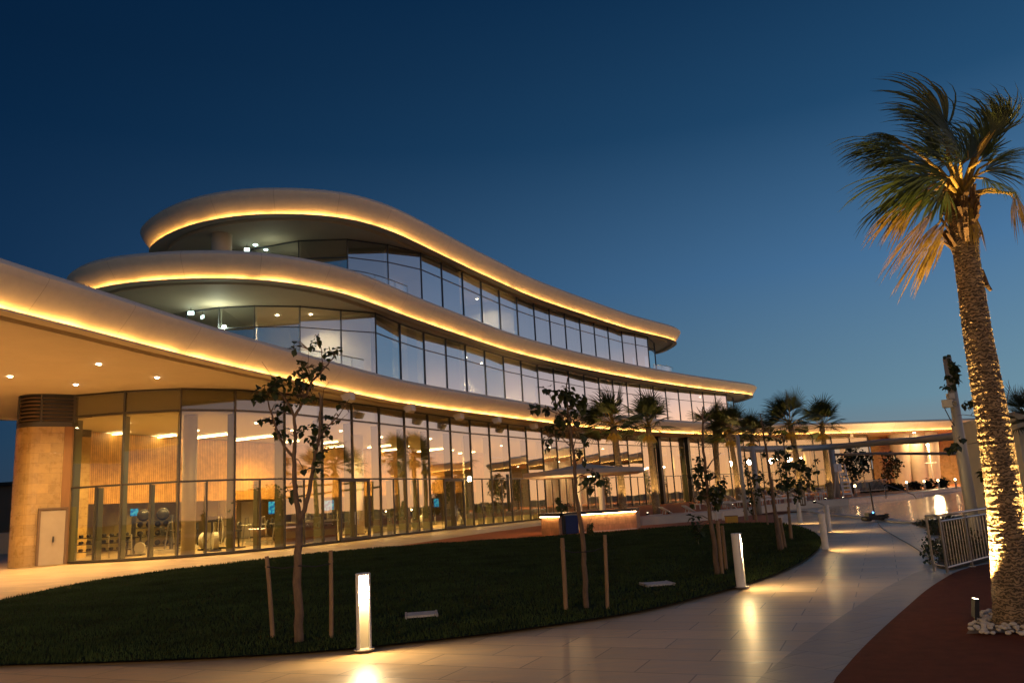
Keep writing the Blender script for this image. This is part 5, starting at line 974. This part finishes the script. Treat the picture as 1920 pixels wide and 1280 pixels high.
# ------------------------------------------------------------------ sun loungers and seats
def lounger():
    t = empty('sun_lounger', (0, 0, 0), 0); mb = MB()
    for s in (-.3, .3): mb.bar((-.95, s, .33), (.95, s, .33), .05, .07)
    for x in (-.95, .95): mb.bar((x, -.3, .33), (x, .3, .33), .05, .07)
    mb.build('frame', 'white', t)
    for x in (-.88, .88):
        for s in (-.3, .3): l_ = MB(); l_.bar((x, s, 0), (x, s, .32), .055); l_.build('leg', 'white', t)
    mb = MB(); mb.box((.30, 0, .385), (1.25, .56, .04)); mb.build('seat', 'white', t)
    mb = MB(); mb.bar((-.34, 0, .40), (-.95, 0, .80), .56, .04); a_ = Vector((-.34, 0, .40)); d = Vector((-.61, 0, .40)).normalized(); R3 = Matrix((d, Vector((0, 1, 0)), d.cross(Vector((0, 1, 0))))).transposed(); mb = MB(); mb.box(a_+d*.37, (.74, .56, .035), M3=R3); mb.build('backrest', 'white', t)
    mb = MB(); mb.bar((-.8, -.2, .33), (-.72, -.2, .64), .03); mb.bar((-.8, .2, .33), (-.72, .2, .64), .03); mb.build('prop', 'white', t); return t
LP = lounger(); first = True
rows = []
ordw = ['nearest', 'second', 'third', 'fourth', 'fifth', 'sixth', 'seventh', 'eighth']
for i, (x, y) in enumerate([(1270, 975), (1312, 972), (1352, 968), (1388, 966)]): rows.append((at(x, y, 0), rad(12+i*4), 'white sun lounger before the low terrace wall, %s from the bar' % ordw[i], 'sun loungers on the red deck'))
for i, (x, y) in enumerate([(1330, 953), (1358, 951), (1385, 950), (1412, 948), (1440, 945), (1466, 943), (1492, 941)]): rows.append((at(x, y, TZ), rad(20+i*3), 'white sun lounger in the terrace front row, %s from the left' % ordw[i].replace('nearest', 'first'), 'sun loungers on the raised terrace'))
for i, (x, y) in enumerate([(1425, 938), (1448, 936), (1472, 934), (1500, 932), (1525, 930), (1545, 929)]): rows.append((at(x, y, TZ), rad(30), 'white sun lounger in the rear row of the raised terrace, %s from the left' % ordw[i].replace('nearest', 'first'), 'sun loungers on the raised terrace'))
for loc, rz, lab, grp in rows:
    o = LP if first else copy_tree(LP); first = False; o.location = loc; o.rotation_euler = (0, 0, rz); tag(o, lab, 'sun lounger', grp)
def cube_table():
    t = empty('side_table', (0, 0, 0), 0); mb = MB(); mb.box((0, 0, .40), (.44, .44, .05)); mb.build('table_top', 'white', t)
    for x in (-.18, .18):
        for y in (-.18, .18): l_ = MB(); l_.bar((x, y, 0), (x, y, .375), .05); l_.build('leg', 'white', t)
    return t
CT = cube_table(); first = True
for x, y, z, lab in [(1222, 979, 0, 'small white side table just right of the bar, left one of the pair'), (1236, 978, 0, 'small white side table just right of the bar, right one of the pair'), (1292, 974, 0, 'small white side table between the two nearest sun loungers'), (1350, 975, 0, 'small white side table near the yellow box'), (1500, 945, TZ, 'small white side table near the bushy young tree'), (1536, 941, TZ, 'small white side table near the far pergola column')]:
    o = CT if first else copy_tree(CT); first = False; o.location = at(x, y, z); tag(o, lab, 'side table', 'white side tables by the loungers')
def chair(m='white'):
    t = empty('dining_chair', (0, 0, 0), 0); mb = MB(); mb.box((0, 0, .45), (.46, .46, .04)); mb.build('seat', m, t)
    for x in (-.2, .2): 
        for y in (-.2, .2): l_ = MB(); l_.bar((x*1.1, y*1.1, 0), (x, y, .44), .045); l_.build('leg', m, t)
    mb = MB(); 
    for x in (-.2, 0, .2): mb.bar((x, .21, .46), (x, .27, .86), .05, .03)
    mb.bar((-.23, .27, .86), (.23, .27, .86), .07, .04); mb.build('backrest', m, t); mb = MB()
    for s in (-.24, .24): mb.bar((s, -.2, .66), (s, .22, .66), .045); mb.bar((s, -.2, .44), (s, -.2, .66), .04)
    mb.build('armrest', m, t); return t
CH = chair(); first = True
for x, y, rz, lab in [(1494, 931, 40, 'white armchair on the terrace left of the lit palm trunk'), (1504, 930, -60, 'white armchair beside another, behind the second last bollard'), (1546, 929, 20, 'white armchair at the dark table by the pergola column'), (1556, 930, 160, 'white armchair on the right of the dark terrace table'), (1440, 932, 90, 'white armchair behind the sun loungers on the terrace')]:
    o = CH if first else copy_tree(CH); first = False; o.location = at(x, y, TZ); o.rotation_euler = (0, 0, rad(rz)); tag(o, lab, 'chair', 'white armchairs on the terrace')
b = at(1551, 931, TZ); t = empty('terrace_table', b, 0, 'square brown-topped table on the terrace by the pergola column', 'table'); mb = MB(); mb.box((0, 0, .74), (1.3, .8, .05)); mb.build('table_top', 'brown', t)
for x in (-.55, .55):
    for y in (-.3, .3): l_ = MB(); l_.bar((x, y, 0), (x, y, .715), .06); l_.build('leg', 'white', t)
# cream boundary wall behind the tall pole
wl = [atY(1800, 900, 36), atY(1850, 900, 33), atY(1925, 900, 30)]
zt = atY(1835, 783, 34).z
cw = empty('cream_wall', (wl[0].x, wl[0].y, 0), 0, 'tall plain cream wall between the pale pole and the big palm trunk', 'wall'); pts = [Vector((p.x, p.y, 0)) for p in wl]; o = fixn(ribbon('wall_face', pts, -.05, 3.75, .3, 'cream')); W(o, cw); W(fixn(ribbon('wall_cap', pts, 3.752, 3.83, .34, 'coping')), cw)
# dark tree mass behind the wall on the right with a palm crown
t = empty('dark_tree', Vector((23.5, 36, 0)), 0, 'dark dense tree behind the big palm at the right edge', 'tree'); rg = random.Random(3); leafmesh([(Vector((rg.uniform(-2, 3), rg.uniform(-1, 1), rg.uniform(1.2, 3.9))), .9, 130) for _ in range(16)], .26, rg, 'leaf_dark').build('crown', 'leaf_dark', t); mb = MB(); mb.tube([(0, 0, 0), (.1, 0, 2), (.3, 0, 3.6)], [.2, .15, .08], 8); mb.build('trunk', 'bark', t)
Yr = 30; tpx = atY(1930, 795, Yr); o = copy_tree(pA); o.location = (tpx.x, Yr, 0); s = tpx.z/4.3; o.scale = (.95, .95, s); o.rotation_euler = (0, 0, 2.1); tag(o, 'dark fan palm crown cut by the right edge behind the big palm', 'palm tree')
if 'group' in o: del o['group']
# thin bare shrub branches right and left of the big palm
def wisp(base, limbs, clusters, label, sd, Yd):
    rg = random.Random(sd); b = Vector((atY(*base, Yd).x, Yd, 0)); t = empty('young_tree', b, 0, label, 'tree', 'thin young trees behind the big palm'); mb = MB()
    for pts, r_ in limbs: mb.tube([atY(x, y, Yd)-b if i or r_ < .02 else Vector((0, 0, -.03)) for i, (x, y) in enumerate(pts)], [r_*(1-.7*i/(len(pts)-1)) for i in range(len(pts))], 6)
    mb.build('trunk', 'bark', t); leafmesh([(atY(x, y, Yd)-b, r_*Yd/F_PX, n_) for x, y, r_, n_ in clusters], .12, rg, 'leaf_dark').build('crown', 'leaf_dark', t)
wisp((1868, 1000), [([(1868, 1000), (1864, 900), (1860, 830), (1864, 800)], .03), ([(1864, 795), (1830, 780), (1805, 777), (1795, 779)], .010), ([(1820, 779), (1830, 765), (1842, 758)], .006), ([(1862, 830), (1835, 829), (1815, 832)], .010), ([(1862, 800), (1888, 750), (1893, 725), (1890, 712)], .010), ([(1864, 905), (1845, 898), (1838, 893)], .008)],
     [(1808, 757, 5, 10), (1820, 753, 5, 9), (1812, 763, 3, 4), (1846, 820, 9, 24), (1848, 832, 8, 18), (1840, 885, 7, 10), (1846, 892, 7, 8), (1803, 822, 5, 7), (1790, 836, 8, 16), (1783, 842, 7, 12), (1845, 925, 5, 5)], 'thin bare-twigged young tree directly behind the big palm trunk', 7, 14.5)

# ------------------------------------------------------------------ gym seen through the glass
GZ = .04
def gy(x, y, z=GZ): return at(x, y, z)
def place(t, loc, rz): t.location = loc; t.rotation_euler = (0, 0, rad(rz)); return t
rk = empty('ball_rack', gy(285, 1036), rad(10), 'black storage rack holding two large exercise balls and medicine balls', 'rack')
for x in (-.95, .95): mb = MB(); mb.box((x, 0, .95), (.08, .5, 1.9)); mb.build('upright', 'dark', rk)
for z in (.35, .85, 1.3, 1.62): mb = MB(); mb.box((0, 0, z), (1.9, .5, .05)); mb.build('shelf', 'dark', rk)
KX = rk.location; Rz = Matrix.Rotation(rad(10), 3, 'Z')
for x, lab in ((-.47, 'large dark exercise ball on top of the rack, left one'), (.48, 'large dark exercise ball on top of the rack, right one')): mb = MB(); mb.ball((0, 0, 0), .325, 18); o = mb.build('exercise_ball', 'darkgloss', smooth=True); o.location = KX+Rz@Vector((x, 0, 1.62+.025+.325)); tag(o, lab, 'exercise ball', 'exercise balls on the rack')
names = ['far left', 'left', 'right', 'far right']
for j, z in enumerate((1.325, .875, .375)):
    for i, x in enumerate((-.62, -.2, .25, .65)): mb = MB(); mb.ball((0, 0, 0), .145, 10); o = mb.build('medicine_ball', 'dark', smooth=True); o.location = KX+Rz@Vector((x, 0, z+.145)); tag(o, 'black medicine ball %s on the %s shelf of the rack' % (names[i], ['upper', 'middle', 'bottom'][j]), 'medicine ball', 'medicine balls on the rack')
def dumb(loc, rz, lab):
    t = empty('dumbbell_rack', loc, rad(rz), lab, 'rack', 'dumbbell racks')
    for z in (.35, .7, 1.0): mb = MB(); mb.box((0, .1, z), (1.5, .3, .04)); mb.build('shelf', 'dark', t)
    for x in (-.75, .75): mb = MB(); mb.bar((x, .25, 0), (x, .05, 1.05), .06); mb.build('upright', 'grey', t)
    for j, z in enumerate((.37, .72, 1.02)):
        for i in range(4):
            d_ = empty('dumbbell', (0, 0, 0), 0, 'black dumbbell, %s shelf of the %s, %s from the left' % (['lowest', 'middle', 'top'][j], 'leftmost dumbbell rack' if 'far left' in lab else 'dumbbell rack beside the balls', ['first', 'second', 'third', 'fourth'][i]), 'dumbbell', 'dumbbells on the racks'); mb = MB(); mb.tube([(0, -.17, .07), (0, -.06, .07)], .068, 10); mb.build('weight', 'dark', d_); mb = MB(); mb.tube([(0, .06, .07), (0, .17, .07)], .068, 10); mb.build('weight', 'dark', d_); mb = MB(); mb.tube([(0, -.06, .07), (0, .06, .07)], .018, 6); mb.build('handle', 'steel', d_)
            d_.location = Vector(loc)+Matrix.Rotation(rad(rz), 3, 'Z')@Vector((-.5+.34*i, .1, z)); d_.rotation_euler = (0, 0, rad(rz))
dumb(gy(170, 1048), 10, 'dumbbell rack at the far left of the gym'); dumb(gy(213, 1045), 10, 'dumbbell rack beside the exercise ball rack')
def treadmill(loc, rz, lab):
    t = empty('treadmill', loc, rad(rz), lab, 'treadmill', 'treadmills in the gym'); mb = MB(); mb.box((0, 0, .12), (1.7, .75, .16)); mb.build('deck', 'grey', t); mb = MB(); mb.box((-.1, 0, .212), (1.4, .5, .02)); mb.build('belt', 'dark', t)
    for s in (-.36, .36): mb = MB(); mb.bar((.7, s, .15), (.55, s, 1.15), .07); mb.bar((.55, s, 1.1), (0, s, 1.0), .05); mb.build('handrail', 'dark', t)
    mb = MB(); mb.box((.6, 0, 1.25), (.12, .8, .35)); mb.build('console', 'dark', t); return t
def elliptical(loc, rz, lab):
    t = empty('elliptical_trainer', loc, rad(rz), lab, 'elliptical trainer', 'elliptical trainers in the gym'); mb = MB(); mb.box((0, 0, .06), (1.6, .5, .08)); mb.build('base', 'dark', t); mb = MB(); mb.lathe((0, 0, 0), [(.001, -.12), (.42, -.12), (.42, .12), (.001, .12)], 20); o = mb.build('flywheel', 'grey', t); o.rotation_euler = (rad(90), 0, 0); o.location = (-.5, 0, .5)
    mb = MB(); mb.bar((.4, 0, .1), (.5, 0, 1.5), .09); mb.build('column', 'dark', t); mb = MB(); mb.box((.5, 0, 1.55), (.06, .4, .3)); mb.build('console', 'dark', t)
    for s in (-.3, .3): mb = MB(); mb.tube([(.35, s, .3), (.45, s, 1.1), (.3, s, 1.65)], .028, 8); mb.build('arm', 'grey', t); mb = MB(); mb.bar((-.5, s, .5+s*.4), (.35, s, .32), .06); mb.build('pedal_rail', 'grey', t)
    return t
def rackframe(loc, rz, lab):
    t = empty('weight_machine', loc, rad(rz), lab, 'exercise machine', 'weight machines in the gym')
    for s in (-.5, .5): mb = MB(); mb.tube([(-.6, s, 0), (-.25, s, 1.5), (.05, s, 1.55), (.35, s, 0)], .035, 8); mb.build('side_frame', 'steel', t, smooth=False)
    mb = MB(); mb.tube([(-.25, -1.0, 1.12), (-.25, 1.0, 1.12)], .02, 8); mb.build('barbell', 'steel', t)
    for s in (-.85, .85): mb = MB(); mb.tube([(-.25, s-.03, 1.12), (-.25, s+.03, 1.12)], .22, 16); mb.build('plate', 'dark', t)
    mb = MB(); mb.box((.1, 0, .45), (1.0, .3, .08)); mb.build('bench', 'dark', t); return t
def bike(loc, rz, lab):
    t = empty('exercise_bike', loc, rad(rz), lab, 'exercise bike', 'exercise bikes in the gym'); mb = MB(); mb.box((0, 0, .05), (1.1, .45, .07)); mb.build('base', 'dark', t); mb = MB(); mb.tube([(.35, -.04, .38), (.35, .04, .38)], .27, 18); mb.build('flywheel', 'grey', t)
    mb = MB(); mb.bar((-.3, 0, .05), (-.25, 0, .85), .07); mb.box((-.27, 0, .9), (.28, .2, .08)); mb.build('saddle_post', 'dark', t); mb = MB(); mb.bar((.35, 0, .4), (.4, 0, 1.1), .07); mb.tube([(.4, -.25, 1.15), (.45, 0, 1.1), (.4, .25, 1.15)], .02, 6); mb.build('handlebar', 'dark', t); return t
treadmill(gy(352, 1030), 100, 'treadmill with red trim behind the slim door panes right of the ball rack'); elliptical(gy(398, 1030), 70, 'skiing-type trainer with a tall slanting arm right of the third mullion')
rackframe(gy(480, 1022), 80, 'chrome weight machine behind the fifth bay of glass'); rackframe(gy(508, 1020), 70, 'chrome weight machine just left of the forked young tree trunk'); treadmill(gy(648, 1002), 140, 'treadmill behind the first double door'); elliptical(gy(672, 998), 120, 'elliptical trainer beside the white column at the first double door')
treadmill(gy(708, 995), 130, 'treadmill in front of the orange wood wall'); rackframe(gy(740, 992), 100, 'weight machine beyond the first double door'); elliptical(gy(790, 985), 120, 'elliptical trainer before the second column'); bike(gy(815, 983), 90, 'exercise bike left of the second double door'); elliptical(gy(855, 976), 120, 'elliptical trainer behind the second double door'); bike(gy(900, 972), 100, 'exercise bike right of the second double door'); bike(gy(770, 988), 60, 'exercise bike by the dark round machine'); treadmill(gy(590, 1010), 120, 'treadmill behind the trunk of the forked young tree')
for (x, y, wd_, h_, Yd, lab) in [(515, 951, 23, 24, 47, 'blue wall screen in the gym left of the forked young tree'), (617, 947, 18, 20, 52, 'blue wall screen in the gym left of the first double door'), (818, 942, 10, 16, 66, 'blue wall screen seen through the second double door'), (252, 960, 14, 14, 44, 'teal wall screen behind the exercise balls'), (1145, 922, 9, 18, 92, 'blue screen inside right of the bar canopy post'), (1205, 924, 8, 18, 96, 'blue screen inside beside the second bar palm')]:
    p = atY(x, y, Yd); k = Yd/F_PX; t = empty('wall_screen', p, rad(20), lab, 'screen', 'screens inside the building'); mb = MB(); mb.box((0, 0, 0), (wd_*k, .06, h_*k)); mb.build('housing', 'dark', t); mb = MB(); mb.box((0, -.035, 0), (wd_*k*.95, .01, h_*k*.92)); mb.build('display', M['screen'], t)
p = gy(653, 1004); t = empty('fire_extinguisher', Vector((p.x, p.y, .5)), 0, 'red fire extinguisher seen through the left leaf of the first double door', 'fire extinguisher'); mb = MB(); mb.tube([(0, 0, 0), (0, 0, .5)], .09, 12); mb.build('cylinder', 'redplastic', t, smooth=True); mb = MB(); mb.bar((0, 0, .5), (.06, 0, .6), .05); mb.build('valve', 'dark', t)
rc_ = gy(585, 1016); t = empty('reception_counter', rc_, rad(35), 'pale reception counter behind the forked young tree trunk', 'counter'); mb = MB(); mb.box((0, 0, 1.12), (3.2, .5, .10)); mb.build('counter_top', 'cream', t); mb = MB(); mb.box((0, .1, .53), (2.9, .35, 1.06)); mb.build('front_panel', 'brown', t)
lbs = ['behind the first left pane', 'behind the ball rack', 'between the front column and the third mullion', 'right of the slanting trainer', 'under the longest ceiling strip light', 'left of the pale counter', 'behind the pale counter', 'right of the first double door', 'under the orange wood wall end', 'before the third column', 'left of the second double door', 'right of the second double door', 'near the reflected palms', 'deepest in the gym row', 'last in the gym row']
for i in range(15):
    k = i if i < 14 else 14; nn = inn(G1[k], G1[k+1]); c = G1[k].lerp(G1[k+1], .35)+nn*(3.4+.8*(i % 3)); fn = (bike, treadmill, rackframe, elliptical)[i % 4]
    fn((c.x, c.y, GZ), rad(0)+(40*i) % 180, '%s %s' % (('exercise bike', 'treadmill', 'weight machine', 'elliptical trainer')[i % 4], lbs[i]))
# tables with white cloths inside the far hall
n_ = 0
for k in range(19, 30):
    nn = inn(G1[k], G1[k+1]); c = G1[k].lerp(G1[k+1], .5)+nn*2.6; t = empty('hall_table', (c.x, c.y, TZ+.03), 0, 'white-covered dining table inside the far hall, number-free place %s along the glazing' % ('a b c d e f g h i j k'.split()[n_]), 'table', 'white tables inside the far hall'); t['label'] = 'white-covered dining table just inside the far hall glazing'; n_ += 1
    mb = MB(); mb.box((0, 0, .45), (1.2, 1.0, .6)); mb.build('cloth', 'white', t); mb = MB(); mb.lathe((0, 0, .75), [(.04, 0), (.05, .12), (.02, .2)], 8); mb.build('table_lamp', 'panel', t)
for o in bpy.data.objects:
    if o.name.startswith('louvre_post'): pass
